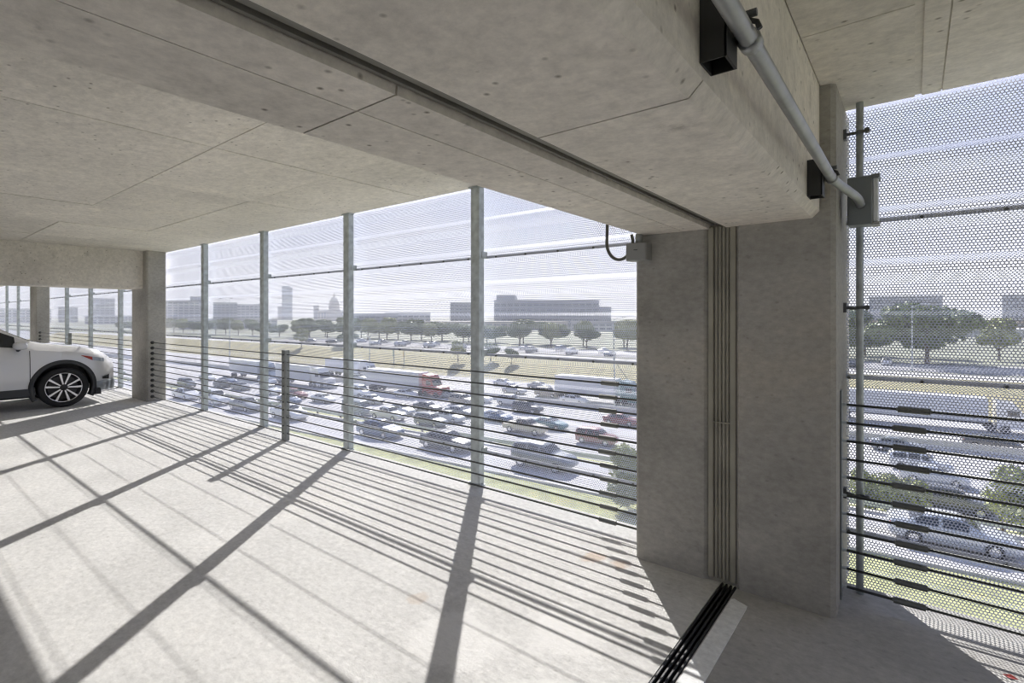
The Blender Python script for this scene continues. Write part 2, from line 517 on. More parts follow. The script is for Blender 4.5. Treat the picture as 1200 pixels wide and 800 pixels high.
# ------------------------------------------------------------------ perforated corrugated screen
PER = 0.301
RIB_D, FLAT_IN, SLOPE_H = 0.066, 0.056, 0.043
FLAT_OUT = PER - FLAT_IN - 2 * SLOPE_H
Y_OUT = 3.66                                   # wide flats
Y_IN = Y_OUT - RIB_D                            # narrow ribs towards the deck
PW, PH = 2.02, PER * 3
def profile(tt):
    """developed length -> (y offset, z) for one period that starts in the middle of an inner rib"""
    sl = math.hypot(RIB_D, SLOPE_H)
    seg = np.array([0, FLAT_IN / 2, FLAT_IN / 2 + sl, FLAT_IN / 2 + sl + FLAT_OUT, FLAT_IN / 2 + 2 * sl + FLAT_OUT, FLAT_IN + 2 * sl + FLAT_OUT])
    zz = np.array([0, FLAT_IN / 2, FLAT_IN / 2 + SLOPE_H, FLAT_IN / 2 + SLOPE_H + FLAT_OUT, PER - FLAT_IN / 2, PER])
    yy = np.array([0, 0, RIB_D, RIB_D, 0, 0])
    n = np.floor(tt / seg[-1])
    r = tt - n * seg[-1]
    return np.interp(r, seg, yy), np.interp(r, seg, zz) + n * PER, seg[-1]

def perforated_mesh():
    _, _, dev = profile(np.array([0.0]))
    cols = 126
    rows_per = 25
    rows = rows_per * 3
    p = PW / cols
    q = dev / rows_per
    ang = np.radians(30 + 60 * np.arange(6))
    ox, oy = np.cos(ang) * p / math.sqrt(3), np.sin(ang) * p / math.sqrt(3) * (q / (p * math.sqrt(3) / 2))
    hr = 0.0067
    hx, hy = np.cos(ang) * hr, np.sin(ang) * hr
    I, J = np.meshgrid(np.arange(cols), np.arange(rows), indexing='ij')
    cx = (I + 0.25 + 0.5 * (J % 2)) * p
    cy = (J + 0.5) * q
    cx, cy = cx.ravel(), cy.ravel()
    sx = np.concatenate([cx[:, None] + ox, cx[:, None] + hx], 1)
    sy = np.concatenate([cy[:, None] + oy, cy[:, None] + hy], 1)
    yo, z, _ = profile(sy.ravel())
    V = np.stack([sx.ravel(), yo, z], 1).astype(np.float32)
    n = len(cx)
    k = np.arange(6)
    quad = np.stack([k, (k + 1) % 6, 6 + (k + 1) % 6, 6 + k], 1)
    F = (quad[None] + 12 * np.arange(n)[:, None, None]).reshape(-1, 4)
    me = bpy.data.meshes.new('perforated_panel')
    me.vertices.add(len(V))
    me.vertices.foreach_set('co', V.ravel())
    me.loops.add(F.size)
    me.loops.foreach_set('vertex_index', F.ravel().astype(np.int32))
    me.polygons.add(len(F))
    me.polygons.foreach_set('loop_start', np.arange(0, F.size, 4, dtype=np.int32))
    me.polygons.foreach_set('loop_total', np.full(len(F), 4, dtype=np.int32))
    me.materials.append(M['screen'])
    me.update(calc_edges=True)
    return me

PANEL = perforated_mesh()
RAIL_Z = [-0.593, 0.31, 1.213, 2.116, 3.019]
rail_me = MB().box(0, PW, 0.003, 0.015, -0.028, -0.015).box(0, PW, 0.003, 0.005, -0.015, -0.004).mesh('rail', M['rail'])
bolt_mb = MB()
for k in range(6):
    bolt_mb.lathe([(0.0, -0.012), (0.009, -0.012), (0.009, -0.001)], 'y', 6, (0.17 + k * 0.335, 0, -0.021))
bolt_me = bolt_mb.mesh('bolt_row', M['darkgrey'])

def screen(name, label, x_start, n):
    t = thing(name, label, 'screen', (x_start, Y_IN, 0))
    for i in range(n):
        for r in range(4):
            link('perforated_panel', PANEL, t, (i * PW, 0, RAIL_Z[r]))
        for z in RAIL_Z:
            link('rail', rail_me, t, (i * PW, 0, z))
            if 0 < z < 2.5:
                tag(link('bolt_row', bolt_me, t, (i * PW, 0, z)), kind='stuff')
    return t

X0 = -3.12 - 0.0525
screen('perforated_screen', 'white perforated corrugated metal screen left of the double column', X0 - PW * 16, 17)
screen('perforated_screen', 'white perforated corrugated metal screen right of the double column', X0 + PW + 0.012, 6)

# ------------------------------------------------------------------ steel mullions
def mullion(x, label, n_bolt=2):
    """galvanised post: x is its right front edge"""
    t = thing('steel_mullion', label, 'post', (x - 0.0525, 3.5235, 0), group='steel posts behind the cables')
    MB().box(-0.0525, 0.0525, -0.0365, 0.0365, 0.012, SOFFIT - 0.01, bev=0.004).build('tube', M['galv'], t)
    MB().box(-0.075, 0.075, -0.05, 0.026, 0.0, 0.012).build('base_plate', M['galv'], t)
    MB().box(-0.075, 0.075, -0.045, 0.026, SOFFIT - 0.011, SOFFIT + 0.001).build('top_plate', M['galv'], t)
    for z in RAIL_Z[1:4]:
        MB().box(0.045, 0.058, 0.0, 0.072, z - 0.03, z + 0.03).build('rail_clip', M['galv'], t)
    for sx in (-1, 1):
        MB().lathe([(0.0, 0.024), (0.009, 0.024), (0.009, 0.011)], 'z', 6, (sx * 0.064, -0.03, 0)).build('bolt', M['galv'], t)
    return t

for x, lab in ((-3.12, 'galvanised steel post nearest the double column, rising to the slab'),
               (-5.14, 'galvanised steel post second from the double column'),
               (-7.16, 'galvanised steel post just left of the short cable post'),
               (-9.18, 'galvanised steel post nearest the far column, in the main opening'),
               (-13.60, 'galvanised steel post between far column and nose of the white car'),
               (-15.95, 'galvanised steel post behind the headlamp of the white car'),
               (-18.30, 'galvanised steel post above the middle of the car hood'),
               (-23.0, 'pale steel post just left of the farthest column'),
               (-25.3, 'pale steel post, second left of the farthest column'),
               (-27.6, 'pale steel post at the left edge, beyond the windshield'),
               (1.90, 'galvanised steel post to the right of the round pipe')):
    mullion(x, lab)

# ------------------------------------------------------------------ cable railings
CZ = [0.088 + 0.0985 * k for k in range(11)]
CY = 3.30
def railing(label, x0, x1, sleeve_x=None, posts=(), anchor='left', plate=False, jitter=0.012):
    t = thing('cable_railing', label, 'railing', ((x0 + x1) / 2, CY, 0))
    ox = (x0 + x1) / 2
    rnd = random.Random(3)
    for z in CZ:
        c = MB().tube([(x0 - ox, 0, z), (x1 - ox, 0, z)], 0.0070, 6).build('cable', M['cable'], t, True)
        if sleeve_x is not None:
            s = sleeve_x - ox + rnd.uniform(-jitter, jitter)
            MB().tube([(s - 0.072, 0, z), (s - 0.066, 0, z), (s - 0.065, 0, z), (s + 0.065, 0, z), (s + 0.066, 0, z), (s + 0.072, 0, z)],
                      [0.009, 0.009, 0.0165, 0.0165, 0.009, 0.009], 10).build('sleeve', M['sleeve'], t)
        ax = (x0 if anchor == 'left' else x1) - ox
        sg = 1 if anchor == 'left' else -1
        ar, al = (0.5, 0.55) if plate else (1.0, 1.0)
        MB().lathe([(r_ * ar, h_ * al) for r_, h_ in [(0.0, sg * 0.0), (0.03, sg * 0.0), (0.03, sg * 0.012), (0.016, sg * 0.014), (0.014, sg * 0.05), (0.0, sg * 0.052)]], 'x', 10,
                   (ax, 0, z)).build('anchor', M['black'] if not plate else M['galv'], t)
    for px in posts:
        MB().box(px - 0.046 - ox, px + 0.046 - ox, -0.028, 0.03, 0.0, 1.128, bev=0.003).build('post', M['postgrey'], t)
        for z in CZ:
            MB().lathe([(0.0, -0.034), (0.011, -0.034), (0.011, -0.027)], 'y', 8, (px - ox, 0, z)).build('grommet', M['black'], t)
    if plate:
        MB().box(x0 - ox - 0.004, x0 - ox + 0.006, -0.028, 0.028, 0.02, 1.15).build('anchor_plate', M['boxgrey'], t)
    return t

railing('eleven taut steel cables between far column and double column, with one short post', -10.95, -1.41, -1.715, (-6.205,), 'left')
railing('taut steel cables behind the white car, ending at the far column', -20.4, -11.79, None, (-16.9,), 'left')
railing('eleven steel cables with barrel fittings right of the double column', -0.313, XR, -0.012, (4.2, 8.4), 'left', True)

# ------------------------------------------------------------------ conduit and electrical
t = thing('electrical_conduit', 'silver conduit along the side of the right beam, bending to the grey box', 'conduit', (0, 0, 0))
pts = [(-0.30, -6, 2.19), (-0.30, 2.72, 2.19)]
b0, b1, b2 = Vector((-0.30, 2.72, 2.19)), Vector((-0.298, 2.86, 2.19)), Vector((-0.262, 3.02, 2.178))
for k in range(1, 7):
    s = k / 6
    pts.append(tuple(b0 * (1 - s) ** 2 + b1 * 2 * s * (1 - s) + b2 * s * s))
pts += [(-0.236, 3.13, 2.165)]
b0, b1, b2 = Vector(pts[-1]), Vector((-0.222, 3.20, 2.156)), Vector((-0.222, 3.27, 2.14))
for k in range(1, 6):
    s = k / 5
    pts.append(tuple(b0 * (1 - s) ** 2 + b1 * 2 * s * (1 - s) + b2 * s * s))
MB().tube(pts, 0.0205, 14).build('pipe', M['galv_pipe'], t, True)
for y in (1.28, 2.78):
    MB().tube([(-0.30, y - 0.018, 2.19), (-0.30, y + 0.018, 2.19)], 0.026, 14).build('coupling', M['galv_pipe'], t, True)
for y in (-2.2, 1.225, 2.72):
    s = thing('conduit_bracket', {-2.2: 'black strut block behind the camera on the right beam', 1.225: 'black strut block at the top edge, holding the conduit off the beam',
                                  2.72: 'black strut block near the column, holding the conduit off the beam'}[y], 'bracket', (-0.385, y, 2.19))
    zb, zt = (-0.062, 0.27) if y < 2 else (-0.09, 0.075)
    hw = 0.041
    MB().box(0.0, 0.004, -hw, hw, zb, zt).build('back_plate', M['black'], s)
    MB().box(0.004, 0.058, -hw, -hw + 0.004, zb, zt).build('side_plate', M['black'], s)
    MB().box(0.004, 0.058, hw - 0.004, hw, zb, zt).build('side_plate', M['black'], s)
    MB().box(0.054, 0.060, -hw, hw, zb, zt).build('front_plate', M['black'], s)
    MB().tube([(0.06, 0, 0.022), (0.085, 0, 0.027), (0.112, 0, 0.012), (0.118, 0, -0.005)], 0.006, 8).build('pipe_strap', M['black'], s)
    MB().tube([(0.062, 0.0, 0.034), (0.112, 0.0, 0.034)], 0.009, 8).build('strap_bolt', M['darkgrey'], s)

t = thing('light_fixture', 'dark grey box fixture on the round pipe, fed by the conduit', 'fixture', (-0.222, 3.33, 2.165))
MB().box(-0.06, 0.052, -0.055, 0.055, -0.128, 0.128, bev=0.006).build('housing', M['boxgrey'], t)
MB().box(0.052, 0.076, -0.045, 0.05, -0.118, 0.112, bev=0.004).build('lens', M['lens'], t)
MB().box(0.046, 0.082, -0.058, 0.058, 0.112, 0.132).build('hood', M['boxgrey'], t)
MB().box(0.046, 0.080, -0.05, 0.055, -0.132, -0.119).build('bottom_lip', M['boxlight'], t)

t = thing('downpipe', 'thin grey round pipe from slab to deck beside the double column', 'pipe', (-0.238, 3.46, 0))
MB().tube([(0, 0, 0), (0, 0, SOFFIT + 0.004)], 0.0185, 14).build('pipe', M['galv'], t, True)
for z in (2.58, 1.60, 0.55):
    cl = MB().box(-0.080, -0.062, -0.02, 0.02, z - 0.028, z + 0.028).build('clamp', M['darkgrey'], t)
    MB().tube([(-0.064, -0.006, z), (-0.02, -0.02, z - 0.004), (0.0, -0.024, z), (0.022, -0.012, z)], 0.009, 8).build('strap', M['darkgrey'], cl)
    MB().lathe([(0.0, -0.045), (0.014, -0.045), (0.014, -0.018), (0, -0.018)], 'y', 10, (0.034, 0.012, z)).build('bolt_head', M['darkgrey'], cl)

t = thing('junction_box', 'small grey junction box at the top left corner of the double column', 'junction box', (-1.365, 3.035, 1.955))
MB().box(-0.068, 0.068, -0.045, 0.045, -0.055, 0.055, bev=0.004).build('body', M['boxlight'], t)
MB().box(-0.062, 0.062, -0.049, -0.044, -0.05, 0.05).build('cover', M['boxlight'], t)
MB().box(-0.012, 0.012, -0.052, -0.048, 0.008, 0.012).build('latch', M['black'], t)
MB().tube([(0.0, 0.0, 0.05), (0.0, 0.0, 0.115)], 0.022, 12).build('stub', M['galv_pipe'], t, True)
lp = []
for k in range(0, 25):
    a = math.radians(-8 + 196 * (1 - k / 24) + 172)
    lp.append((-1.495 + 0.092 * math.cos(math.radians(180 + 180 * k / 24)), 3.03, 2.035 + 0.118 * math.sin(math.radians(180 + 180 * k / 24))))
lp = [(-1.572, 3.03, 2.30), (-1.583, 3.03, 2.15)] + lp + [(-1.412, 3.03, 2.07)]
o = MB().tube(lp, 0.0105, 10).build('cable_loop', M['hose'], None, True)
tag(o, 'dark flexible conduit hanging in a loop left of the junction box', 'conduit')

o = MB().poly([(0.30, 3.06, 0.0), (0.33, 3.07, 0.006), (0.352, 3.055, 0.0), (0.325, 3.035, 0.004)], [(0, 1, 2, 3)]).build('fallen_leaf', M['car_red'])
tag(o, 'tiny red scrap lying on the deck at the lower right', 'leaf')

# ------------------------------------------------------------------ vehicles
def hull_sections(keys, xs_):
    K = np.array(keys, float)
    K = K[np.argsort(K[:, 0])]
    return [np.interp(xs_, K[:, 0], K[:, i]) for i in range(1, 6)]

def section(zb, zs, zt, w, wt):
    h = zs - zb
    g = zt - zs
    return [(0.0, zb), (0.80 * w, zb), (0.95 * w, zb + 0.05 * h), (0.995 * w, zb + 0.2 * h), (w, zb + 0.5 * h), (0.99 * w, zb + 0.8 * h), (0.955 * w, zs),
            (0.955 * w + (wt - 0.955 * w) * 0.18, zs + 0.12 * g), (0.955 * w + (wt - 0.955 * w) * 0.82, zs + 0.80 * g),
            (wt * 0.97, zs + 0.90 * g), (wt * 0.84, zs + 0.975 * g), (wt * 0.45, zt + 0.0), (0.0, zt + 0.006)]

def hull_grid(keys, nx, smooth=0):
    kx = sorted(k[0] for k in keys)
    xs_ = np.linspace(kx[0], kx[-1], nx)
    A = hull_sections(keys, xs_)
    if smooth:
        ker = np.exp(-0.5 * (np.arange(-3 * smooth, 3 * smooth + 1) / smooth) ** 2)
        ker /= ker.sum()
        A = [np.convolve(np.pad(a, 3 * smooth, mode='edge'), ker, 'valid') for a in A]
    return xs_, np.array([[(y, z) for y, z in section(*[a[i] for a in A])] for i in range(nx)])

def hull_mesh(name, keys, nx, mat, smooth=0):
    xs_, G = hull_grid(keys, nx, smooth)
    n = G.shape[1]
    V, F = [], []
    ring = [(j, 1) for j in range(n)] + [(j, -1) for j in range(n - 2, 0, -1)]
    m = len(ring)
    for i in range(nx):
        for j, s in ring:
            V.append((xs_[i], -s * G[i, j, 0], G[i, j, 1]))
    for i in range(nx - 1):
        for k in range(m):
            k2 = (k + 1) % m
            F.append((i * m + k, (i + 1) * m + k, (i + 1) * m + k2, i * m + k2))
    F.append(tuple(range(m)))
    F.append(tuple(range(nx * m - 1, (nx - 1) * m - 1, -1)))
    me = bpy.data.meshes.new(name)
    me.from_pydata(V, [], F)
    me.materials.append(mat)
    me.polygons.foreach_set('use_smooth', [True] * len(me.polygons))
    me.update()
    return me, xs_, G

def patch(xs_, G, x0, x1, j0, j1, off, both=True, trim=None):
    """glass patch lying on the hull between two stations and two rows"""
    mb = MB()
    idx = [i for i in range(len(xs_)) if x0 <= xs_[i] <= x1]
    for s in ((1, -1) if both else (1,)):
        P = []
        for i in idx:
            for j in range(j0, j1 + 1):
                y, z = G[i, j]
                P.append((xs_[i], -s * (y + off), z + off * 0.3))
        w = j1 - j0 + 1
        F = [(a * w + b, (a + 1) * w + b, (a + 1) * w + b + 1, a * w + b + 1) for a in range(len(idx) - 1) for b in range(w - 1)]
        mb.poly(P, F if s == 1 else [f[::-1] for f in F])
    return mb

def top_patch(xs_, G, x0, x1, j0, off):
    mb = MB()
    idx = [i for i in range(len(xs_)) if x0 <= xs_[i] <= x1]
    n = G.shape[1]
    row = [(j, 1) for j in range(j0, n)] + [(j, -1) for j in range(n - 2, j0 - 1, -1)]
    P = [(xs_[i], -s * G[i, j, 0], G[i, j, 1] + off) for i in idx for j, s in row]
    w = len(row)
    mb.poly(P, [(a * w + b, (a + 1) * w + b, (a + 1) * w + b + 1, a * w + b + 1) for a in range(len(idx) - 1) for b in range(w - 1)])
    return mb

# key tables: x, z bottom, z shoulder, z top, half width, half width of the top
KEYS = {
    'sedan': [(-2.38, .45, .80, .88, .60, .55), (-2.25, .25, .88, 1.00, .84, .70), (-1.7, .20, .92, 1.06, .90, .66), (-1.1, .18, .94, 1.36, .91, .58),
              (-.5, .18, .93, 1.45, .91, .58), (.25, .18, .92, 1.43, .91, .59), (.55, .18, .91, 1.30, .91, .62), (1.1, .18, .88, .98, .90, .74), (1.7, .20, .80, .90, .89, .70),
              (2.2, .22, .66, .76, .80, .60), (2.38, .40, .58, .62, .58, .45)],
    'suv': [(-2.35, .50, .98, 1.10, .66, .60), (-2.2, .30, 1.05, 1.50, .90, .66), (-1.9, .25, 1.06, 1.68, .93, .68), (-.8, .25, 1.06, 1.75, .94, .68), (.2, .25, 1.05, 1.72, .94, .68),
            (.5, .25, 1.04, 1.58, .94, .70), (1.0, .25, 1.02, 1.14, .93, .76), (1.8, .26, .96, 1.06, .92, .74), (2.2, .30, .80, .92, .84, .66), (2.38, .42, .66, .72, .62, .5)],
    'pickup': [(-2.85, .55, .96, 1.00, .90, .85), (-2.80, .40, 1.02, 1.06, .95, .92), (-.95, .35, 1.05, 1.08, .97, .93), (-.88, .35, 1.08, 1.70, .97, .70), (-.3, .35, 1.08, 1.82, .97, .70),
               (.45, .35, 1.08, 1.80, .97, .70), (.75, .35, 1.08, 1.62, .97, .72), (1.25, .35, 1.06, 1.18, .96, .80), (2.3, .36, 1.0, 1.10, .95, .80), (2.75, .40, .86, .94, .90, .72), (2.85, .5, .7, .76, .74, .6)],
    'van': [(-2.6, .50, 1.1, 1.9, .86, .74), (-2.5, .30, 1.15, 2.05, .96, .80), (0, .28, 1.15, 2.1, .98, .82), (1.0, .28, 1.14, 2.05, .98, .80), (1.35, .28, 1.12, 1.85, .97, .78), (1.95, .28, 1.06, 1.22, .95, .76),
            (2.4, .32, .88, 1.0, .88, .66), (2.6, .45, .7, .78, .66, .5)],
}
GLASS = {'sedan': [(-1.35, -.42), (-.34, .62)], 'suv': [(-2.0, -.95), (-.87, .02), (.10, .72)], 'pickup': [(-.80, -.18), (-.10, .92)], 'van': [(.3, 1.5)]}
SHIELD = {'sedan': ((.34, 1.0), (-1.6, -1.0)), 'suv': ((.36, .95), (-2.26, -2.0)), 'pickup': ((.6, 1.2), (-.93, -.87)), 'van': ((1.15, 1.88), (-2.58, -2.5))}
AXLE = {'sedan': (-1.40, 1.38, .33), 'suv': (-1.40, 1.40, .37), 'pickup': (-1.75, 1.85, .40), 'van': (-1.6, 1.65, .37)}
MESH = {}
for kd, keys in KEYS.items():
    me, xs_, G = hull_mesh(kd + '_body', keys, 64, M['car_white'])
    MESH[kd, 'body'] = me
    g = MB()
    for a, b in GLASS[kd]:
        p_ = patch(xs_, G, a, b, 7, 8, 0.012)
        g.poly(p_.v, p_.f)
    for a, b in SHIELD[kd]:
        p_ = top_patch(xs_, G, a, b, 9, 0.014)
        g.poly(p_.v, p_.f)
    MESH[kd, 'glass'] = g.mesh(kd + '_glass', M['carglass'])
    rr = AXLE[kd][2]
    MESH[kd, 'wheel'] = MB().lathe([(0.0, -.10), (rr * .55, -.10), (rr * .6, -.115), (rr * .9, -.115), (rr, -.09), (rr, .09), (0, .09)], 'y', 16).mesh(kd + '_wheel', M['tyre'])
    MESH[kd, 'hub'] = MB().lathe([(0.0, -.122), (rr * .5, -.118), (rr * .6, -.112)], 'y', 12).mesh(kd + '_hub', M['rim'])
    k0 = sorted(keys)[1]
    tl = MB()
    for s in (-1, 1):
        tl.box(k0[0] - .05, k0[0] + .06, s * (k0[4] * .83) - .11, s * (k0[4] * .83) + .11, k0[2] - .17, k0[2] - .03)
    MESH[kd, 'tail'] = tl.mesh(kd + '_tail_light', M['taillight'])

def vehicle(kd, colour, x, y, z, rz, label, group):
    t = thing({'sedan': 'sedan_car', 'suv': 'suv_car', 'pickup': 'pickup_truck', 'van': 'delivery_van'}[kd], label, {'sedan': 'car', 'suv': 'car', 'pickup': 'truck', 'van': 'van'}[kd],
              (x, y, z), rz, group)
    b = link('body', MESH[kd, 'body'], t)
    b.material_slots[0].link = 'OBJECT'
    b.material_slots[0].material = M['car_' + colour]
    link('window_glass', MESH[kd, 'glass'], t)
    link('tail_light', MESH[kd, 'tail'], t)
    ra, fa, rr = AXLE[kd]
    hw = KEYS[kd][5][4]
    for ax in (ra, fa):
        for s in (-1, 1):
            wv = link('wheel', MESH[kd, 'wheel'], t, (ax, s * (hw - 0.085), rr), (0, 0, 0 if s < 0 else math.pi))
            link('hub', MESH[kd, 'hub'], wv)
    return t

# ------------------------------------------------------------------ the white car parked on the deck (own coordinates: +x forward)
CAR = thing('parked_suv', 'white crossover car with black wheel arches parked nose to the screen', 'car', (-12.33, 0.866, 0), math.pi / 2)
ck = [(-2.16, .50, .80, .90, .62, .58), (-2.05, .33, .95, 1.20, .84, .66), (-1.75, .24, 1.04, 1.48, .90, .66), (-1.2, .22, 1.05, 1.57, .915, .65), (-.4, .22, 1.04, 1.60, .92, .65),
      (.10, .22, 1.03, 1.565, .92, .66), (.35, .22, 1.02, 1.47, .92, .67), (.62, .22, 1.01, 1.30, .92, .70), (.95, .22, .99, 1.105, .92, .76), (1.3, .22, .945, 1.06, .92, .78), (1.65, .24, .90, 1.02, .905, .78),
      (1.90, .28, .85, .965, .86, .74), (2.05, .30, .79, .90, .77, .66), (2.14, .33, .71, .81, .66, .56), (2.19, .42, .60, .68, .52, .44)]
ck = [((x if x < 1.3 else 1.3 + (x - 1.3) * 0.84),) + tuple(r) for x, *r in ck]
me, cxs, CG = hull_mesh('suv_hull', ck, 150, M['pearl'], smooth=4)
WB_F, WB_R, WR = 1.29, -1.36, 0.338
cut = MB()
for ax in (WB_F, WB_R):
    for s in (-1, 1):
        ya, yb = sorted((s * 0.58, s * 1.2))
        n = 40
        P = [(ax + 0.405 * math.cos(2 * math.pi * k / n), yy, WR + 0.015 + 0.405 * math.sin(2 * math.pi * k / n)) for yy in (ya, yb) for k in range(n)]
        cut.poly(P, [tuple(range(n)), tuple(range(2 * n - 1, n - 1, -1))] + [(k, n + k, n + (k + 1) % n, (k + 1) % n) for k in range(n)])
cutter = cut.build('arch_cutter', M['cladding'])
body = link('body', me, CAR)
import bmesh
for ob in (body, cutter):
    bm = bmesh.new()
    bm.from_mesh(ob.data)
    bmesh.ops.recalc_face_normals(bm, faces=bm.faces)
    bm.to_mesh(ob.data)
    bm.free()
body.parent = None
body.matrix_world = Matrix.Identity(4)
bo = body.modifiers.new('arches', 'BOOLEAN')
bo.operation = 'DIFFERENCE'
bo.object = cutter
bo.solver = 'EXACT'
bpy.context.view_layer.update()
dg = bpy.context.evaluated_depsgraph_get()
nm = bpy.data.meshes.new_from_object(body.evaluated_get(dg))
body.modifiers.clear()
body.data = nm
body.parent = CAR
bpy.data.objects.remove(cutter)
nm.polygons.foreach_set('use_smooth', [True] * len(nm.polygons))
nm.set_sharp_from_angle(angle=math.radians(40))

p_ = patch(cxs, CG, -.92, -.10, 7, 8, 0.006)
p_.build('rear_window', M['carglass'], CAR)
p_ = patch(cxs, CG, -.02, .72, 7, 8, 0.006)
p_.build('front_window', M['carglass'], CAR)
patch(cxs, CG, -1.62, -1.0, 7, 8, 0.006).build('quarter_window', M['carglass'], CAR)
top_patch(cxs, CG, .30, .93, 10, 0.007).build('windshield', M['carglass'], CAR, True)
top_patch(cxs, CG, -2.08, -1.72, 10, 0.007).build('rear_windshield', M['carglass'], CAR, True)
# lower cladding along the sill and round the arches
for s in (-1, 1):
    MB().poly([(-.98, s * .80, .20), (.92, s * .80, .20), (.92, s * .932, .24), (-.98, s * .932, .24), (-.98, s * .80, .36), (.92, s * .80, .36), (.92, s * .930, .36), (-.98, s * .930, .36)],
              [(3, 2, 1, 0), (4, 5, 6, 7), (0, 1, 5, 4), (1, 2, 6, 5), (2, 3, 7, 6), (3, 0, 4, 7)]).build('sill_cladding', M['cladding'], CAR)
    for ax in (WB_F, WB_R):
        P, F = [], []
        n = 40
        for k in range(n + 1):
            a = math.radians(-28 + 236 * k / n)
            ca, sa = math.cos(a), math.sin(a)
            xx = ax + 0.44 * ca
            yo = float(np.interp(xx, cxs, CG[:, 4, 0]))
            yi = yo
            for r, y in ((0.392, yi - .16), (0.392, yi + .012), (0.405, yi + .018), (0.452, yi + .010), (0.458, yi - .02), (0.458, yi - .05)):
                P.append((ax + r * ca, s * y, WR + 0.015 + r * sa))
        for k in range(n):
            for j in range(5):
                F.append((k * 6 + j, k * 6 + j + 1, k * 6 + 7 + j, k * 6 + 6 + j))
        MB().poly(P, F).build('arch_trim', M['cladding'], CAR, True)
        ln = MB()
        Pn = [(ax + 0.398 * math.cos(math.pi * k / 20), s * y, WR + 0.01 + 0.398 * math.sin(math.pi * k / 20)) for y in (.60, .86) for k in range(21)]
        ln.poly(Pn, [(k, k + 1, 22 + k, 21 + k) for k in range(20)])
        ln.poly([(ax + 0.398 * math.cos(math.pi * k / 20), s * .60, WR + 0.01 + 0.398 * math.sin(math.pi * k / 20)) for k in range(21)], [tuple(range(21))])
        ln.build('wheel_well', M['rubber'], CAR)
# wheels
tyre_me = MB().lathe([(0.235, -.05), (0.245, -.098), (0.29, -.112), (0.322, -.106), (0.336, -.085), (0.338, 0.0), (0.336, .085), (0.322, .106), (0.24, .10)], 'y', 48).mesh('tyre', M['tyre'], True)
rim_me = MB().lathe([(0.236, -.09), (0.244, -.103), (0.250, -.100), (0.247, -.09)], 'y', 48).mesh('rim_ring', M['rim'], True)
back_me = MB().lathe([(0.0, -.035), (0.2, -.03), (0.245, -.085)], 'y', 40).mesh('rim_barrel', M['rim_dark'])
hub_me = MB().lathe([(0.0, -.088), (0.035, -.086), (0.052, -.078), (0.056, -.04)], 'y', 20).mesh('hub_cap', M['rim_dark'], True)
spoke = MB()
for k in range(5):
    a0 = 2 * math.pi * k / 5 + 0.25
    for da in (-0.27, 0.27):
        a = a0 + da
        pin = Vector((math.cos(a0 + da * 0.9), math.sin(a0 + da * 0.9))) * 0.052
        pout = Vector((math.cos(a), math.sin(a))) * 0.242
        d = (pout - pin).normalized()
        nn = Vector((-d.y, d.x))
        w0, w1 = 0.010, 0.017
        P = []
        for y in (-.094, -.06):
            for q, w in ((pin, w0), (pout, w1)):
                P += [(q.x + nn.x * w, y if q is pin else y - .004, q.y + nn.y * w), (q.x - nn.x * w, y if q is pin else y - .004, q.y - nn.y * w)]
        spoke.poly(P, [(0, 1, 3, 2), (4, 6, 7, 5), (0, 2, 6, 4), (1, 5, 7, 3), (0, 4, 5, 1), (2, 3, 7, 6)])
spoke_me = spoke.mesh('spoke_set', M['rim'])
for ax in (WB_F, WB_R):
    for s in (-1, 1):
        wv = link('wheel', tyre_me, CAR, (ax, s * 0.80, WR), (0, 0, 0 if s < 0 else math.pi))
        link('rim_barrel', back_me, wv)
        link('rim_ring', rim_me, wv)
        link('spoke_set', spoke_me, wv)
        link('hub_cap', hub_me, wv)
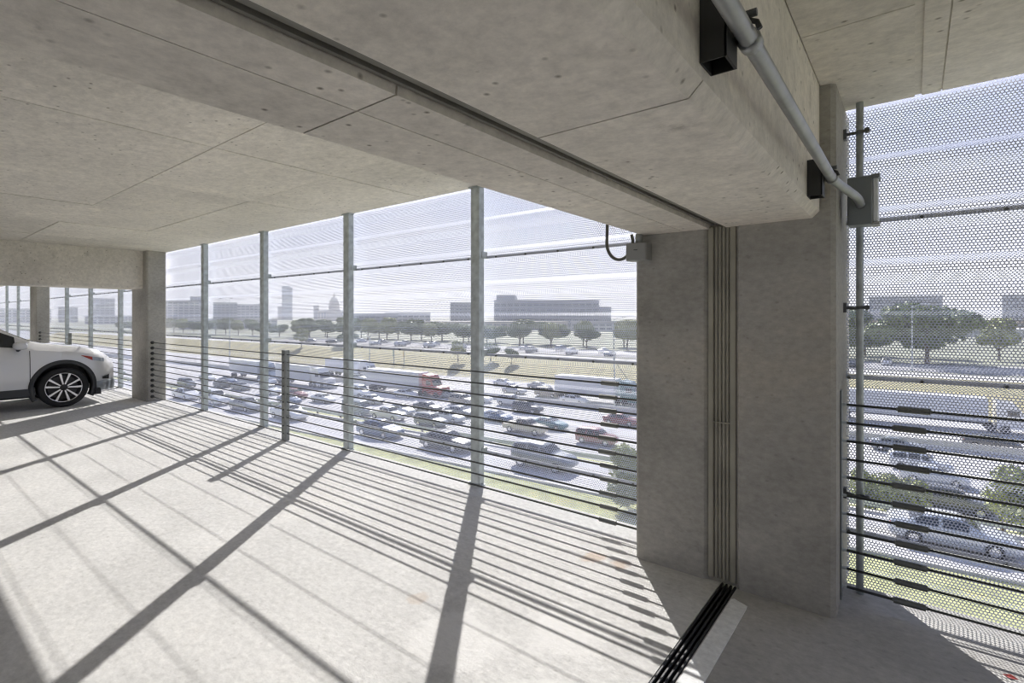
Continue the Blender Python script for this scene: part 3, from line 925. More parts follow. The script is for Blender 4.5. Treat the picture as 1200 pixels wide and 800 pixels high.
# door seams, mirror, lights, bumper trim
def side_y(x, z):
    i = int(np.argmin(abs(cxs - x)))
    return float(np.interp(z, CG[i, 1:9, 1], CG[i, 1:9, 0]))
for s in (-1, 1):
    for xs0, z0, z1 in ((.86, .37, .985), (-.10, .37, 1.02)):
        P, F = [], []
        for k in range(13):
            z = z0 + (z1 - z0) * k / 12
            y = side_y(xs0, z) + .0025
            P += [(xs0 - .005, s * y, z), (xs0 + .005, s * y, z)]
        MB().poly(P, [(2 * k, 2 * k + 1, 2 * k + 3, 2 * k + 2) for k in range(12)]).build('door_seam', M['rubber'], CAR)
    for xh in (.05, -.86):
        MB().box(xh - .1, xh + .1, min(s * .925, s * .955), max(s * .925, s * .955), .86, .885, bev=.006).build('door_handle', M['pearl'], CAR)
    mr = thing('mirror', None, None)
    mr = MB().poly([], [])
    prof = [(0.0, .0), (.055, .012), (.078, .05), (.082, .11), (.07, .17), (.04, .20), (0.0, .205)]
    P, F = [], []
    n = 14
    for r, h in prof:
        for k in range(n):
            a = 2 * math.pi * k / n
            P.append((.73 + r * 1.15 * math.copysign(abs(math.cos(a)) ** .7, math.cos(a)), s * (.915 + h), 1.075 + r * .78 * math.copysign(abs(math.sin(a)) ** .7, math.sin(a))))
    for i in range(len(prof) - 1):
        for k in range(n):
            F.append((i * n + k, i * n + (k + 1) % n, (i + 1) * n + (k + 1) % n, (i + 1) * n + k))
    mo = MB().poly(P, F).build('mirror', M['pearl'], CAR, True)
    MB().tube([(.72, s * .87, 1.0), (.73, s * .95, 1.03)], .028, 8).build('mirror_stalk', M['cladding'], mo)
    # headlamp and red side reflector wrapped on the front corner
    def corner_patch(x0, x1, z0a, z1a, z0b, z1b, off, m=10):
        P = []
        for k in range(m + 1):
            q = k / m
            x = x0 + (x1 - x0) * q
            lo_, hi_ = z0a + (z0b - z0a) * q, z1a + (z1b - z1a) * q
            for jj in range(5):
                z = lo_ + (hi_ - lo_) * jj / 4
                P.append((x + off * .6, s * (side_y(x, z) + off), z))
        return MB().poly(P, [(k * 5 + j, (k + 1) * 5 + j, (k + 1) * 5 + j + 1, k * 5 + j + 1) for k in range(m) for j in range(4)])
    corner_patch(1.52, 1.68, .868, .874, .775, .838, .007).build('side_reflector', M['amber'], CAR, True)
    corner_patch(1.67, 1.86, .780, .842, .735, .800, .007).build('headlamp', M['headlamp'], CAR, True)
    corner_patch(-2.10, -1.85, .86, 1.05, .88, 1.0, .008).build('tail_light', M['taillight'], CAR, True)
    corner_patch(1.829, 1.955, .43, .47, .42, .50, .01).build('fog_lamp', M['cladding'], CAR, True)
xs2 = [x for x in np.linspace(1.72, 2.048, 16)]
P, F = [], []
for zz, gr in ((.22, .93), (.30, .985), (.37, 1.02), (.40, .99)):
    row = []
    for s in (-1, 1):
        seq = xs2 if s < 0 else xs2[::-1]
        for x in seq:
            i = int(np.argmin(abs(cxs - x)))
            row.append((x + .018, s * CG[i, 4, 0] * gr, zz))
    P += row
nr = len(xs2) * 2
for k in range(3):
    for j in range(nr - 1):
        F.append((k * nr + j, k * nr + j + 1, (k + 1) * nr + j + 1, (k + 1) * nr + j))
MB().poly(P, F).build('bumper_trim', M['silverplastic'], CAR, True)
MB().box(1.72, 1.80, -.90, -.80, .17, .27).build('mud_flap', M['rubber'], CAR)
for yy in (-.35, .25):
    MB().tube([(.97, yy, 1.125), (.955, yy + .5, 1.135)], .011, 6).build('wiper', M['rubber'], CAR)
for ob in [o for o in bpy.data.objects if o.type == 'EMPTY' and o.name.startswith('mirror')]:
    bpy.data.objects.remove(ob)

# ------------------------------------------------------------------ outdoors: roads run at a slight angle to the building
TH = math.radians(4.0)
def rd(p, q):
    return (p * math.cos(TH) - q * math.sin(TH), p * math.sin(TH) + q * math.cos(TH))
Z_NEAR, Z_FWY, Z_FAR = -9.0, -12.5, -8.5
def strip(name, q0, z0, q1, z1, mat, label, p0=-420, p1=260, thick=0.4, cat='ground', kind='structure', n=1):
    mb = MB()
    for k in range(n):
        a, b = p0 + (p1 - p0) * k / n, p0 + (p1 - p0) * (k + 1) / n
        P = []
        for (q, z) in ((q0, z0), (q1, z1)):
            for p in (a, b):
                P.append((*rd(p, q), z))
        for (q, z) in ((q0, z0 - thick), (q1, z1 - thick)):
            for p in (a, b):
                P.append((*rd(p, q), z))
        mb.poly(P, [(0, 1, 3, 2), (4, 6, 7, 5), (0, 4, 5, 1), (2, 3, 7, 6), (0, 2, 6, 4), (1, 5, 7, 3)])
    o = mb.build(name, mat)
    return tag(o, label, cat, kind=kind)

strip('ground', -140, Z_NEAR - .02, 23.2, Z_NEAR - .02, M['grass'], 'grass verge at the foot of the building', thick=1)
strip('sidewalk', 21.2, Z_NEAR, 22.8, Z_NEAR, M['kerb'], 'pale concrete walk through the verge', thick=.08)
strip('ground', 23.2, Z_NEAR - .02, 27.9, Z_NEAR - .02, M['grass'], 'grass strip along the frontage road', thick=1)
strip('kerb', 27.9, Z_NEAR + .10, 28.15, Z_NEAR + .10, M['kerb'], 'near kerb of the frontage road')
strip('road', 28.1, Z_NEAR, 33.6, Z_NEAR, M['road_conc'], 'frontage road below the building', cat='road')
strip('kerb', 33.6, Z_NEAR + .10, 33.85, Z_NEAR + .10, M['kerb'], 'far kerb of the frontage road')
strip('slope', 33.8, Z_NEAR, 46.2, Z_FWY, M['grass'], 'grass slope between frontage road and freeway', thick=1)
strip('freeway', 46, Z_FWY, 92, Z_FWY, M['road_conc'], 'wide multi-lane freeway full of traffic', cat='road', thick=1)
strip('slope', 91.8, Z_FWY, 108, Z_FAR, M['drygrass'], 'dry brown grass slope beyond the freeway', thick=1)
strip('road', 108, Z_FAR, 117, Z_FAR, M['road_conc'], 'far frontage road', cat='road', thick=1)
strip('far_ground', 117, Z_FAR - .05, 3900, Z_FAR - .05, M['far'], 'city ground stretching to the skyline', p0=-4000, p1=3000, thick=1)
strip('far_ground', -900, Z_NEAR - .6, 46, Z_NEAR - .6, M['far'], 'ground left of the frontage road', p0=-1500, p1=-420, thick=1)
strip('parking_lot', 119, Z_FAR, 140, Z_FAR, M['asphalt'], 'far parking lot beyond the freeway', p0=-210, p1=60, cat='ground', thick=.06)

mk = MB()
LANES = [48.5, 52.2, 55.9, 59.6, 63.3, 67.0, 74.0, 77.7, 81.4, 85.1]
for i, q in enumerate(LANES[:-1]):
    if i == 5:
        continue
    for k in range(-14, 4):
        for e in (0,):
            a = k * 12.0
            c = [(*rd(a, q + 1.79), Z_FWY + .012), (*rd(a + 3.6, q + 1.79), Z_FWY + .012), (*rd(a + 3.6, q + 1.93), Z_FWY + .012), (*rd(a, q + 1.93), Z_FWY + .012)]
            mk.poly(c, [(0, 1, 2, 3)])
for q in (46.55, 68.95, 72.0, 87.0):
    mk.poly([(*rd(-400, q), Z_FWY + .012), (*rd(200, q), Z_FWY + .012), (*rd(200, q + .14), Z_FWY + .012), (*rd(-400, q + .14), Z_FWY + .012)], [(0, 1, 2, 3)])
tag(mk.build('lane_marking', M['paint']), 'white dashed lane lines painted on the freeway', 'road marking', kind='stuff')

bar = MB()
prof = [(-.35, 0), (-.30, .10), (-.14, .35), (-.10, .9), (.10, .9), (.14, .35), (.30, .10), (.35, 0)]
P = [(*rd(p, 70.5 + a), Z_FWY + h) for p in (-400, 200) for a, h in prof]
bar.poly(P, [(k, k + 1, 9 + k, 8 + k) for k in range(7)])
tag(bar.build('median_barrier', M['kerb']), 'concrete median barrier along the middle of the freeway', 'barrier')

def guardrail(q, z, label):
    t = thing('guardrail', label, 'guardrail', (*rd(-40, q), z), TH)
    MB().poly([(x, y, h) for x in (-150, 90) for y, h in ((0, .45), (.05, .5), (.05, .56), (0, .61), (.05, .66), (.05, .72), (0, .77), (-.015, .77), (-.015, .45))],
              [(k, (k + 1) % 9, 9 + (k + 1) % 9, 9 + k) for k in range(9)]).build('beam_rail', M['galv'], t)
    pm = MB().box(-.08, .08, .05, .2, 0, .75).mesh('rail_post', M['bark'])
    for k in range(60):
        link('rail_post', pm, t, (-150 + 4 * k, 0, 0))
guardrail(35.0, Z_NEAR - .5, 'low steel guardrail along the grass between frontage road and freeway')

# traffic: (x, y, kind, colour) as stands on the freeway, then snapped to its lane
FWY = [(-69.5, 60.3, 'sedan', 'white'), (-58.3, 48.0, 'sedan', 'silver'), (-56.8, 51.7, 'sedan', 'charcoal'), (-48.7, 45.4, 'suv', 'grey'), (-49.1, 49.1, 'sedan', 'silver'), (-50.9, 54.0, 'sedan', 'grey'),
       (-56.8, 60.2, 'suv', 'beige'), (-63.0, 46.0, 'van', 'grey'), (-77.5, 55.3, 'van', 'white'), (-69.1, 51.6, 'sedan', 'silver'), (-57.3, 44.0, 'pickup', 'white'), (-95.5, 67.0, 'sedan', 'grey'),
       (-89.8, 67.3, 'sedan', 'white'), (-84.0, 67.2, 'suv', 'charcoal'), (-57.4, 73.6, 'sedan', 'silver'), (-50.4, 74.0, 'suv', 'beige'), (-44.5, 60.6, 'suv', 'charcoal'), (-36.0, 54.0, 'sedan', 'teal'),
       (-36.9, 49.1, 'pickup', 'beige'), (-27.7, 51.5, 'suv', 'maroon'), (-58.1, 65.5, 'sedan', 'white'), (-50.6, 62.3, 'suv', 'white'), (-44.4, 53.4, 'sedan', 'blue'), (-43.2, 71.9, 'sedan', 'white'),
       (-30.0, 61.3, 'sedan', 'maroon'), (-108.6, 44.9, 'sedan', 'charcoal'), (-101.7, 45.8, 'sedan', 'grey'), (-114.1, 49.1, 'sedan', 'blue'), (-91.8, 46.6, 'suv', 'white'), (-79.7, 43.0, 'sedan', 'blue'),
       (-83.9, 47.8, 'suv', 'maroon'), (-105.9, 53.8, 'sedan', 'white'), (2.1, 50.1, 'suv', 'charcoal'), (0.3, 61.3, 'suv', 'white'), (1.2, 57.0, 'sedan', 'silver'), (6.4, 75.8, 'sedan', 'charcoal'),
       (-122.7, 46.0, 'sedan', 'white'), (-115.0, 41.5, 'suv', 'grey'), (-76.3, 48.0, 'sedan', 'white'), (-90.9, 55.8, 'sedan', 'grey'), (-98.6, 59.2, 'suv', 'white'), (-57.2, 82.9, 'sedan', 'grey'),
       (-33.2, 74.4, 'sedan', 'silver'), (-62.6, 61.0, 'sedan', 'grey'), (-65.4, 80.5, 'sedan', 'white'), (-1.5, 68.3, 'sedan', 'grey')]
FRONT = [(-20.4, 'suv', 'grey'), (-29.4, 'sedan', 'charcoal'), (-37.2, 'sedan', 'blue'), (-73.6, 'sedan', 'white'), (-66.5, 'suv', 'white'), (-59.3, 'sedan', 'grey'), (1.4, 'sedan', 'silver'), (-51.0, 'sedan', 'white')]
LANE_NAME = ['nearest', 'second', 'third', 'fourth', 'fifth', 'sixth', 'seventh', 'eighth', 'ninth', 'tenth']
def bay_name(x, y):
    r = x / y
    for lim, nm_ in ((-2.63, 'beside the far column'), (-2.05, 'left of the short post'), (-1.47, 'right of the short post'), (-0.90, 'left of the nearest post'),
                     (-0.45, 'beside the double column')):
        if r < lim:
            return nm_
    return 'right of the round pipe'
ORD = ['', 'second', 'third', 'fourth', 'fifth', 'sixth', 'seventh', 'eighth', 'ninth', 'tenth', 'eleventh', 'twelfth', 'thirteenth', 'fourteenth', 'fifteenth']
seen = {}
def unique(lab, noun='such'):
    """things that come out alike are told apart by their order from the left"""
    seen[lab] = seen.get(lab, 0) + 1
    n = seen[lab]
    return lab if n == 1 else '%s, %s from left' % (lab, ORD[n - 1])
spots = []
for x, y, kd, cl in FWY:
    q = y * math.cos(TH) - x * math.sin(TH)
    p = x * math.cos(TH) + y * math.sin(TH)
    li = int(np.argmin([abs(q - l) for l in LANES]))
    spots.append([p, li, kd, cl])
by_lane = {}
for s in sorted(spots, key=lambda s: (s[1], s[0])):          # keep cars in a lane apart
    prev = by_lane.get(s[1])
    if prev is not None and s[0] - prev < 6.3:
        s[0] = prev + 6.3
    by_lane[s[1]] = s[0]
KINDW = {'sedan': 'sedan', 'suv': 'wagon', 'pickup': 'pickup', 'van': 'van'}
for p, li, kd, cl in sorted(spots, key=lambda s: s[0]):
    x, y = rd(p, LANES[li])
    lab = '%s %s in the %s freeway lane, %s' % (cl, KINDW[kd], LANE_NAME[li], bay_name(x, y))
    vehicle(kd, cl, x, y, Z_FWY, TH, unique(lab), 'traffic on the freeway')
for p, kd, cl in FRONT:
    x, y = rd(p + 2.1, 31.0)
    vehicle(kd, cl, x, y, Z_NEAR, TH, unique('%s %s on the frontage road, %s' % (cl, KINDW[kd], bay_name(x, y))), 'cars on the frontage road')

def semi(p, q, colour, label, length=15.5, cab=True):
    t = thing('semi_truck', label, 'truck', (*rd(p, q), Z_FWY), TH, 'long trucks on the freeway')
    MB().box(-length / 2, length / 2, -1.28, 1.28, 1.15, 4.05, bev=.05).build('trailer', M['trailer'], t)
    MB().box(-length / 2 + .5, length / 2 - .3, -.5, .5, .85, 1.16).build('chassis', M['cladding'], t)
    hx = length / 2
    if cab:
        c = MB()
        out = [(0.35, .55), (4.6, .55), (4.75, 1.0), (4.6, 1.75), (3.0, 1.95), (2.45, 2.95), (1.9, 3.7), (.35, 3.9)]
        n = len(out)
        P = [(hx + .4 + a, yy, b) for yy in (-1.2, 1.2) for a, b in out]
        c.poly(P, [tuple(range(n)), tuple(range(2 * n - 1, n - 1, -1))] + [(i, n + i, n + (i + 1) % n, (i + 1) % n) for i in range(n)])
        c.build('cab', M['car_' + colour], t)
        MB().poly([(hx + 3.42, -1.1, 2.02), (hx + 3.42, 1.1, 2.02), (hx + 2.88, 1.1, 2.92), (hx + 2.88, -1.1, 2.92)], [(0, 1, 2, 3)]).build('windshield', M['carglass'], t)
        MB().box(hx + 1.7, hx + 2.75, -1.215, 1.215, 2.1, 2.8).build('side_window', M['carglass'], t)
    w = MB().lathe([(0, -.14), (.28, -.14), (.3, -.16), (.5, -.16), (.5, .16), (0, .16)], 'y', 14).mesh('truck_wheel', M['tyre'])
    for ax in [-hx + 1.3, -hx + 2.5] + ([hx + .3, hx + 1.5, hx + 4.0] if cab else [hx - 2.0]):
        for s in (-1, 1):
            link('wheel', w, t, (ax, s * 1.1, .5), (0, 0, 0 if s < 0 else math.pi))
    return t
semi(-71.5, 67.0, 'red', 'white trailer truck with a red cab on the sixth lane left of the nearest post', 14)
semi(4.5, 85.1, 'white', 'long white trailer truck right of the double column', 17)
semi(-37.5, 77.7, 'teal', 'pale trailer truck on the far lanes beside the double column', 11)
semi(-116, 63.3, 'blue', 'white trailer truck on the fifth lane, between the two leftmost posts', 12)
semi(-97, 63.3, 'white', 'white trailer truck just left of the short cable post', 12)
semi(-100, 77.7, 'white', 'white trailer truck on the far lanes right of the short post', 12)

# cars parked in the far lot
lot = random.Random(5)
for k in range(30):
    p = -180 + k * 6.4 + lot.uniform(-1, 1)
    q = 123 + 9 * (k % 2)
    x, y = rd(p, q)
    kd = lot.choice(['sedan', 'suv', 'sedan'])
    cl = lot.choice(['white', 'silver', 'grey', 'charcoal', 'white', 'blue'])
    vehicle(kd, cl, x, y, Z_FAR, TH + math.pi / 2, unique('small %s %s parked in the far lot, %s' % (cl, KINDW[kd], bay_name(x, y))), 'cars parked in the far lot')

# ------------------------------------------------------------------ trees and shrubs
def crown_mesh(name, seed, blobs, n_leaf, leaf, mat):
    r = np.random.default_rng(seed)
    B = np.array(blobs, float)
    pick = r.integers(0, len(B), n_leaf)
    d = r.normal(size=(n_leaf, 3))
    d /= np.linalg.norm(d, axis=1)[:, None]
    rad = r.uniform(0.72, 1.04, n_leaf)[:, None]
    c = B[pick, :3] + d * B[pick, 3:6] * rad
    a = r.normal(size=(n_leaf, 3))
    a /= np.linalg.norm(a, axis=1)[:, None]
    b = np.cross(a, d)
    b /= np.linalg.norm(b, axis=1)[:, None] + 1e-9
    s = leaf * r.uniform(0.6, 1.3, n_leaf)[:, None]
    V = np.stack([c - a * s, c + b * s * .55, c + a * s, c - b * s * .55], 1).reshape(-1, 3)
    F = np.arange(n_leaf * 4).reshape(-1, 4)
    me = bpy.data.meshes.new(name)
    me.from_pydata(V.tolist(), [], F.tolist())
    me.materials.append(mat)
    me.update()
    return me

def blobset(seed, n, rx, rz, z0):
    r = np.random.default_rng(seed)
    out = [(0, 0, z0 + rz, rx * .72, rx * .72, rz * .9)]
    for k in range(n):
        a = r.uniform(0, 6.28)
        d = rx * r.uniform(.35, .75)
        q = r.uniform(.28, .5)
        out.append((d * math.cos(a), d * math.sin(a), z0 + rz * r.uniform(.5, 1.6), rx * q, rx * q, rz * q))
    return out
CROWN = [crown_mesh('crown', 1, blobset(1, 9, 4.2, 3.0, 2.0), 5200, .34, M['leaf']),
         crown_mesh('crown', 2, blobset(2, 8, 3.6, 3.4, 2.2), 4800, .34, M['leaf_olive']),
         crown_mesh('crown', 3, blobset(3, 10, 5.4, 2.6, 1.6), 5600, .36, M['leaf'])]
SHRUB = crown_mesh('foliage', 4, blobset(4, 9, 1.9, 1.7, 0.1), 5200, .13, M['leaf_olive'])
trunk_me = MB().tube([(0, 0, -.2), (.05, 0, 1.2), (-.05, .05, 2.6), (.1, 0, 4.0)], [.26, .2, .16, .08], 8).mesh('trunk', M['bark'])
branch_me = MB().tube([(0, 0, 1.9), (.9, .3, 2.9), (1.6, .4, 3.8)], [.12, .08, .03], 6).mesh('branch', M['bark'])
stem_me = MB().tube([(0, 0, -.1), (.05, .02, .8), (0, .05, 1.6)], [.07, .05, .02], 6).mesh('stem', M['bark'])

def tree(x, y, z, kind, s, label, group='trees beyond the freeway', rz=0.0):
    t = thing('leafy_tree', label, 'tree', (x, y, z), rz, group)
    t.scale = (s, s, s)
    link('crown', CROWN[kind], t)
    link('trunk', trunk_me, t)
    link('branch', branch_me, t)
    link('branch', branch_me, t, None, (0, 0, 2.3))
    return t
def shrub(x, y, z, s, label, rz=0.0, group=None):
    t = thing('leafy_shrub', label, 'shrub', (x, y, z), rz, group)
    t.scale = (s, s, s)
    link('foliage', SHRUB, t)
    link('stem', stem_me, t)
    link('stem', stem_me, t, None, (.25, .2, 1.0))
    return t
shrub(-11.75, 26.4, -9.0, 1.0, 'olive shrub by the kerb, half hidden by the left edge of the double column')
shrub(-1.9, 38.6, -10.4, 0.72, 'small olive shrub just left of the round pipe, below the white trailer')
shrub(-0.5, 42.6, -11.5, 0.75, 'small olive shrub just right of the round pipe')
shrub(5.3, 38.6, -10.3, 1.1, 'large olive shrub at the right edge, above the silver sedan')
shrub(5.6, 43.5, -11.7, 0.95, 'olive shrub at the right edge, behind the larger one')

tr = random.Random(21)
k = 0
for row, (q0, off) in enumerate(((147, 0), (160, 6.5))):          # tree belt beyond the far frontage road
    for p in range(-435, 45, 13):
        if row == 0 and (p > -45) or row == 1 and p < -240:
            continue
        x, y = rd(p + off + tr.uniform(-1, 1), q0 + tr.uniform(-1, 1))
        kd = tr.choice([0, 1, 2])
        tree(x, y, Z_FAR, kd, tr.uniform(.85, 1.2), unique('%s tree, far belt %s row, %s' % (['rounded', 'olive', 'spreading'][kd], ['front', 'back'][row], bay_name(x, y))),
             'tree belt beyond the far lot', tr.uniform(0, 6))
for p, q, kd, s, lab in ((-86, 102, 1, .62, 'small round tree on the dry slope left of the nearest post'), (-77, 104, 0, .55, 'smaller round tree on the dry slope, middle of three'),
                         (-70, 103, 0, .45, 'smallest round tree on the dry slope, close to the nearest post'), (-143, 112, 2, .7, 'tree on the far roadside left of the short post'),
                         (-160, 106, 1, .75, 'olive tree on the far roadside beside the far column'), (12, 140, 2, 1.9, 'wide dark tree mass right of the double column'),
                         (-4, 150, 0, 1.5, 'dark tree right behind the round pipe'), (-33, 146, 0, 1.7, 'dark tall tree beside the left edge of the double column')):
    x, y = rd(p, q)
    z = Z_FAR if q > 108 else Z_FWY + (q - 91.8) / 16.2 * 4
    tree(x, y, z, kd, s, lab, 'trees beyond the freeway', kd + p)

# ------------------------------------------------------------------ lamp posts and signs
def lamp_post(p, q, h, arm, label, z):
    t = thing('lamp_post', label, 'lamp post', (*rd(p, q), z), TH)
    MB().tube([(0, 0, 0), (0, 0, h)], [.14, .08], 8).build('pole', M['galv'], t)
    for s in ((1, -1) if arm == 2 else (1,)):
        MB().tube([(0, 0, h - .3), (s * 1.2, -.6, h + .3), (s * 2.6, -1.0, h + .4)], .05, 6).build('arm', M['galv'], t)
        MB().box(s * 2.9 - .45, s * 2.9 + .45, -1.2, -.85, h + .32, h + .5, bev=.05).build('lamp_head', M['boxlight'], t)
    return t
lamp_post(-46, 109, 9.5, 1, 'tall lamp post in the bay touching the double column', Z_FAR)
lamp_post(-84, 71.3, 10, 2, 'double-armed lamp post in the freeway median, left of the nearest post', Z_FWY)
lamp_post(-140, 71.3, 18.5, 2, 'tallest lamp post, its arms against the sky left of the short post', Z_FWY)
lamp_post(8, 118, 12, 1, 'lamp post at the right edge among the trees', Z_FAR)
lamp_post(-30, 71.3, 9, 2, 'lamp post in the freeway median beside the double column', Z_FWY)

def sign(p, q, z0, w, h, mat, label):
    t = thing('road_sign', label, 'sign', (*rd(p, q), z0), TH - math.radians(45))
    MB().box(-w / 2, w / 2, -.06, .06, 2.6, 2.6 + h, bev=.02).build('sign_panel', mat, t)
    for s in (-1, 1):
        MB().tube([(s * w * .35, .12, 0), (s * w * .35, .12, 2.6 + h)], .09, 6).build('sign_post', M['galv'], t)
x_, y_ = 0, 0
sign(-103, 95.5, Z_FWY + .9, 4.0, 1.9, M['sign_green'], 'small green road sign right of the short cable post')
sign(-99.2, 95.5, Z_FWY + .9, 3.6, 2.2, M['sign_yellow'], 'yellow road sign right of the short cable post')

# ------------------------------------------------------------------ skyline
def site(px, d):
    """ground point at a bearing (in tangent units right of the view axis) and distance"""
    u = (px - 600) / 600
    return (d * (-math.sin(YAW) + u * math.cos(YAW)), d * (math.cos(YAW) + u * math.sin(YAW)))

def building(px, d, w, depth, top_px, wall, glass, floors, label, name='office_block', bays=6, band=True, extra=None):
    x, y = site(px, d)
    h = EYE + d * (370.7 - top_px) / 600 - Z_FAR
    t = thing(name, label, 'building', (x, y, Z_FAR - .1), math.atan2(-x, y) * 1.0)
    MB().box(-w / 2, w / 2, -depth / 2, depth / 2, 0, h).build('wall', wall, t)
    MB().box(-w / 2 - .4, w / 2 + .4, -depth / 2 - .4, depth / 2 + .4, h, h + max(.6, h * .012)).build('parapet', wall, t)
    fh = h / (floors + .5)
    if band:
        for f in range(floors):
            wb = MB()
            bw = w / bays
            for b in range(bays):
                wb.box(-w / 2 + bw * (b + .12), -w / 2 + bw * (b + .88), -depth / 2 - .25, -depth / 2 - .02, fh * (f + .45), fh * (f + .95))
            wb.build('window_band', glass, t)
    if extra:
        extra(t, w, depth, h)
    return t

def tower_top(t, w, depth, h):
    MB().box(-w * .42, w * .30, -depth * .4, depth * .4, h, h * 1.05).build('crown_block', M['blue_glass'], t)
    MB().box(-w * .9, -w * .5, -depth * .4, depth * .4, 0, h * .42).build('podium', M['grey_wall'], t)
    MB().tube([(w * .1, 0, h * 1.05), (w * .1, 0, h * 1.12)], .5, 6).build('mast', M['grey_wall'], t)
building(336.5, 1400, 26, 24, 337, M['blue_glass'], M['dark_glass'], 30, 'tall blue glass tower on the skyline right of the short post', 'glass_tower', 5, extra=tower_top)
building(370.5, 1350, 13, 14, 358, M['grey_wall'], M['dark_glass'], 14, 'slim grey tower between glass tower and dome', 'office_tower', 3)
building(378, 1400, 20, 20, 364, M['grey_wall'], M['dark_glass'], 10, 'low grey tower just left of the dome', 'office_tower', 4)

def capitol():
    d = 1150
    x, y = site(391.5, d)
    t = thing('domed_capitol', 'domed stone capitol on the skyline beside the second post', 'building', (x, y, Z_FAR), math.atan2(-x, y))
    MB().box(-34, 34, -16, 16, 0, 22).build('wing', M['limestone'], t)
    MB().box(-13, 13, -20, 20, 0, 25).build('central_block', M['limestone'], t)
    MB().lathe([(11.5, 25), (11.5, 30), (10.6, 30), (10.6, 38), (11.2, 38), (11.2, 39.2)], 'z', 28).build('drum', M['limestone'], t)
    for k in range(20):
        a = 2 * math.pi * k / 20
        MB().tube([(11.0 * math.cos(a), 11.0 * math.sin(a), 30), (11.0 * math.cos(a), 11.0 * math.sin(a), 38)], .42, 6).build('drum_pillar', M['limestone'], t)
    MB().lathe([(10.4, 39), (10.2, 42), (9.2, 46.0), (7.3, 49.6), (4.8, 52.2), (2.6, 53.6), (2.4, 53.8)], 'z', 28).build('dome', M['limestone'], t, True)
    MB().lathe([(2.4, 53.6), (2.3, 57.5), (2.7, 57.6), (1.8, 59.4), (.5, 61.0), (.4, 65.0), (0, 65.2)], 'z', 14).build('lantern', M['limestone'], t)
    for k in range(11):
        MB().box(-32 + k * 6.1, -30 + k * 6.1, -16.3, -15.9, 6, 18).build('window_strip', M['dark_glass'], t)
capitol()
building(386, 520, 62, 30, 382, M['limestone'], M['dark_glass'], 4, 'long pale office block below the dome', 'office_block', 14)
building(322, 500, 22, 24, 383, M['grey_wall'], M['dark_glass'], 4, 'bluish low block below the glass tower', 'office_block', 7)
building(317, 420, 8, 12, 382, M['limestone'], M['dark_glass'], 4, 'narrow cream block touching the third post', 'office_block', 3)
building(212, 620, 38, 26, 353, M['pale_wall'], M['dark_glass'], 9, 'pale block beside the far column', 'office_block', 7)
building(231, 700, 16, 18, 348, M['grey_wall'], M['dark_glass'], 12, 'grey block just left of the leftmost post', 'office_tower', 4)
building(264, 640, 26, 24, 355, M['grey_wall'], M['dark_glass'], 8, 'wide grey block right of the leftmost post', 'office_block', 6)
building(290, 700, 36, 24, 357, M['pale_wall'], M['dark_glass'], 7, 'pale block left of the third post', 'office_block', 7)
building(270, 430, 70, 24, 374, M['pale_wall'], M['dark_glass'], 3, 'long low pale hall between the leftmost posts', 'long_hall', 14)
building(440, 480, 40, 26, 368, M['grey_wall'], M['dark_glass'], 3, 'low grey block right of the second post', 'office_block', 8)
building(478, 520, 44, 30, 367, M['pale_wall'], M['dark_glass'], 3, 'low pale block in the bay left of the nearest post', 'office_block', 8)
building(543, 560, 28, 26, 355, M['grey_wall'], M['dark_glass'], 6, 'boxy grey block behind the nearest post', 'office_block', 6)
def annex(t, w, depth, h):
    MB().box(-w * .48, -w * .30, -depth * .4, depth * .4, h, h * 1.22).build('penthouse', M['grey_wall'], t)
    MB().box(w * .5, w * .62, -depth * .4, depth * .4, 0, h * .78).build('side_wing', M['grey_wall'], t)
building(640, 430, 84, 40, 353, M['grey_wall'], M['dark_glass'], 5, 'massive dark grey block in the bay beside the double column', 'office_block', 16, extra=annex)
building(560, 380, 130, 26, 377, M['limestone'], M['dark_glass'], 2, 'long low pale hall across the middle bays', 'long_hall', 24)
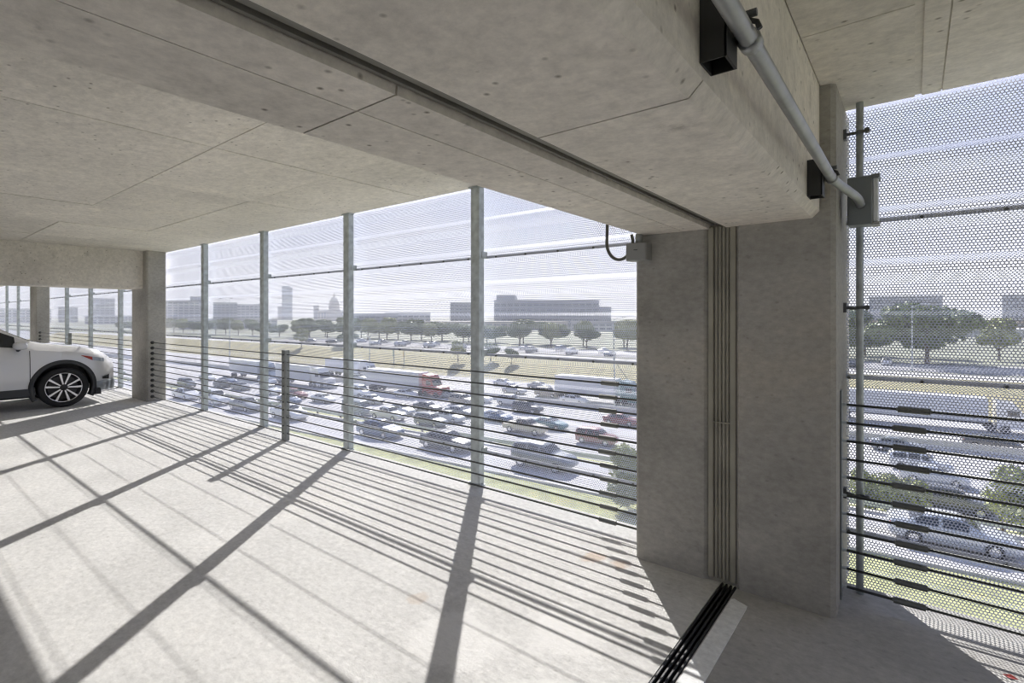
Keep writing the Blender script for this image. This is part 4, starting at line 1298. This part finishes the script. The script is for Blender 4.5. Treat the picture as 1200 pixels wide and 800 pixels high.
building(718, 360, 56, 26, 377, M['pale_wall'], M['dark_glass'], 2, 'long low white hall next to the double column', 'long_hall', 12)
building(1060, 430, 48, 26, 348, M['grey_wall'], M['dark_glass'], 5, 'grey block on the skyline right of the round pipe', 'office_block', 9)
building(1075, 330, 100, 26, 376, M['brick'], M['dark_glass'], 2, 'long brown hall right of the round pipe', 'long_hall', 18)
building(1200, 430, 26, 26, 346, M['grey_wall'], M['dark_glass'], 5, 'grey block at the right edge of the skyline', 'office_block', 5)
building(1182, 250, 34, 20, 386, M['pale_wall'], M['dark_glass'], 2, 'white hall at the right edge among trees', 'long_hall', 8)
building(120, 900, 34, 24, 350, M['grey_wall'], M['dark_glass'], 9, 'hazy tower left of the far column', 'office_tower', 5)
building(80, 900, 26, 24, 360, M['grey_wall'], M['dark_glass'], 7, 'hazy lower tower above the hood of the white car', 'office_tower', 5)
building(150, 700, 90, 24, 370, M['pale_wall'], M['dark_glass'], 3, 'low pale hall behind the far column', 'long_hall', 14)
building(30, 800, 60, 24, 362, M['pale_wall'], M['dark_glass'], 5, 'pale block behind the windshield of the white car', 'office_block', 8)

# ------------------------------------------------------------------ thin summer haze over the city
hm = bpy.data.materials.new('summer_haze')
hm.use_nodes = True
hn = hm.node_tree.nodes
for n in list(hn):
    hn.remove(n)
h_out = hn.new('ShaderNodeOutputMaterial')
h_sc = hn.new('ShaderNodeVolumeScatter')
h_sc.inputs['Color'].default_value = (0.93, 0.95, 1.0, 1)
h_sc.inputs['Density'].default_value = 0.00036
h_sc.inputs['Anisotropy'].default_value = 0.25
hm.node_tree.links.new(h_sc.outputs['Volume'], h_out.inputs['Volume'])
P = []
for z in (-14.0, 160.0):
    for p, q in ((-2600, 24), (1500, 24), (1500, 2400), (-2600, 2400)):
        P.append((*rd(p, q), z))
hz = MB().poly(P, [(3, 2, 1, 0), (4, 5, 6, 7), (0, 1, 5, 4), (1, 2, 6, 5), (2, 3, 7, 6), (3, 0, 4, 7)]).build('haze', hm)
tag(hz, 'thin pale summer haze over freeway and city', 'haze', kind='stuff')
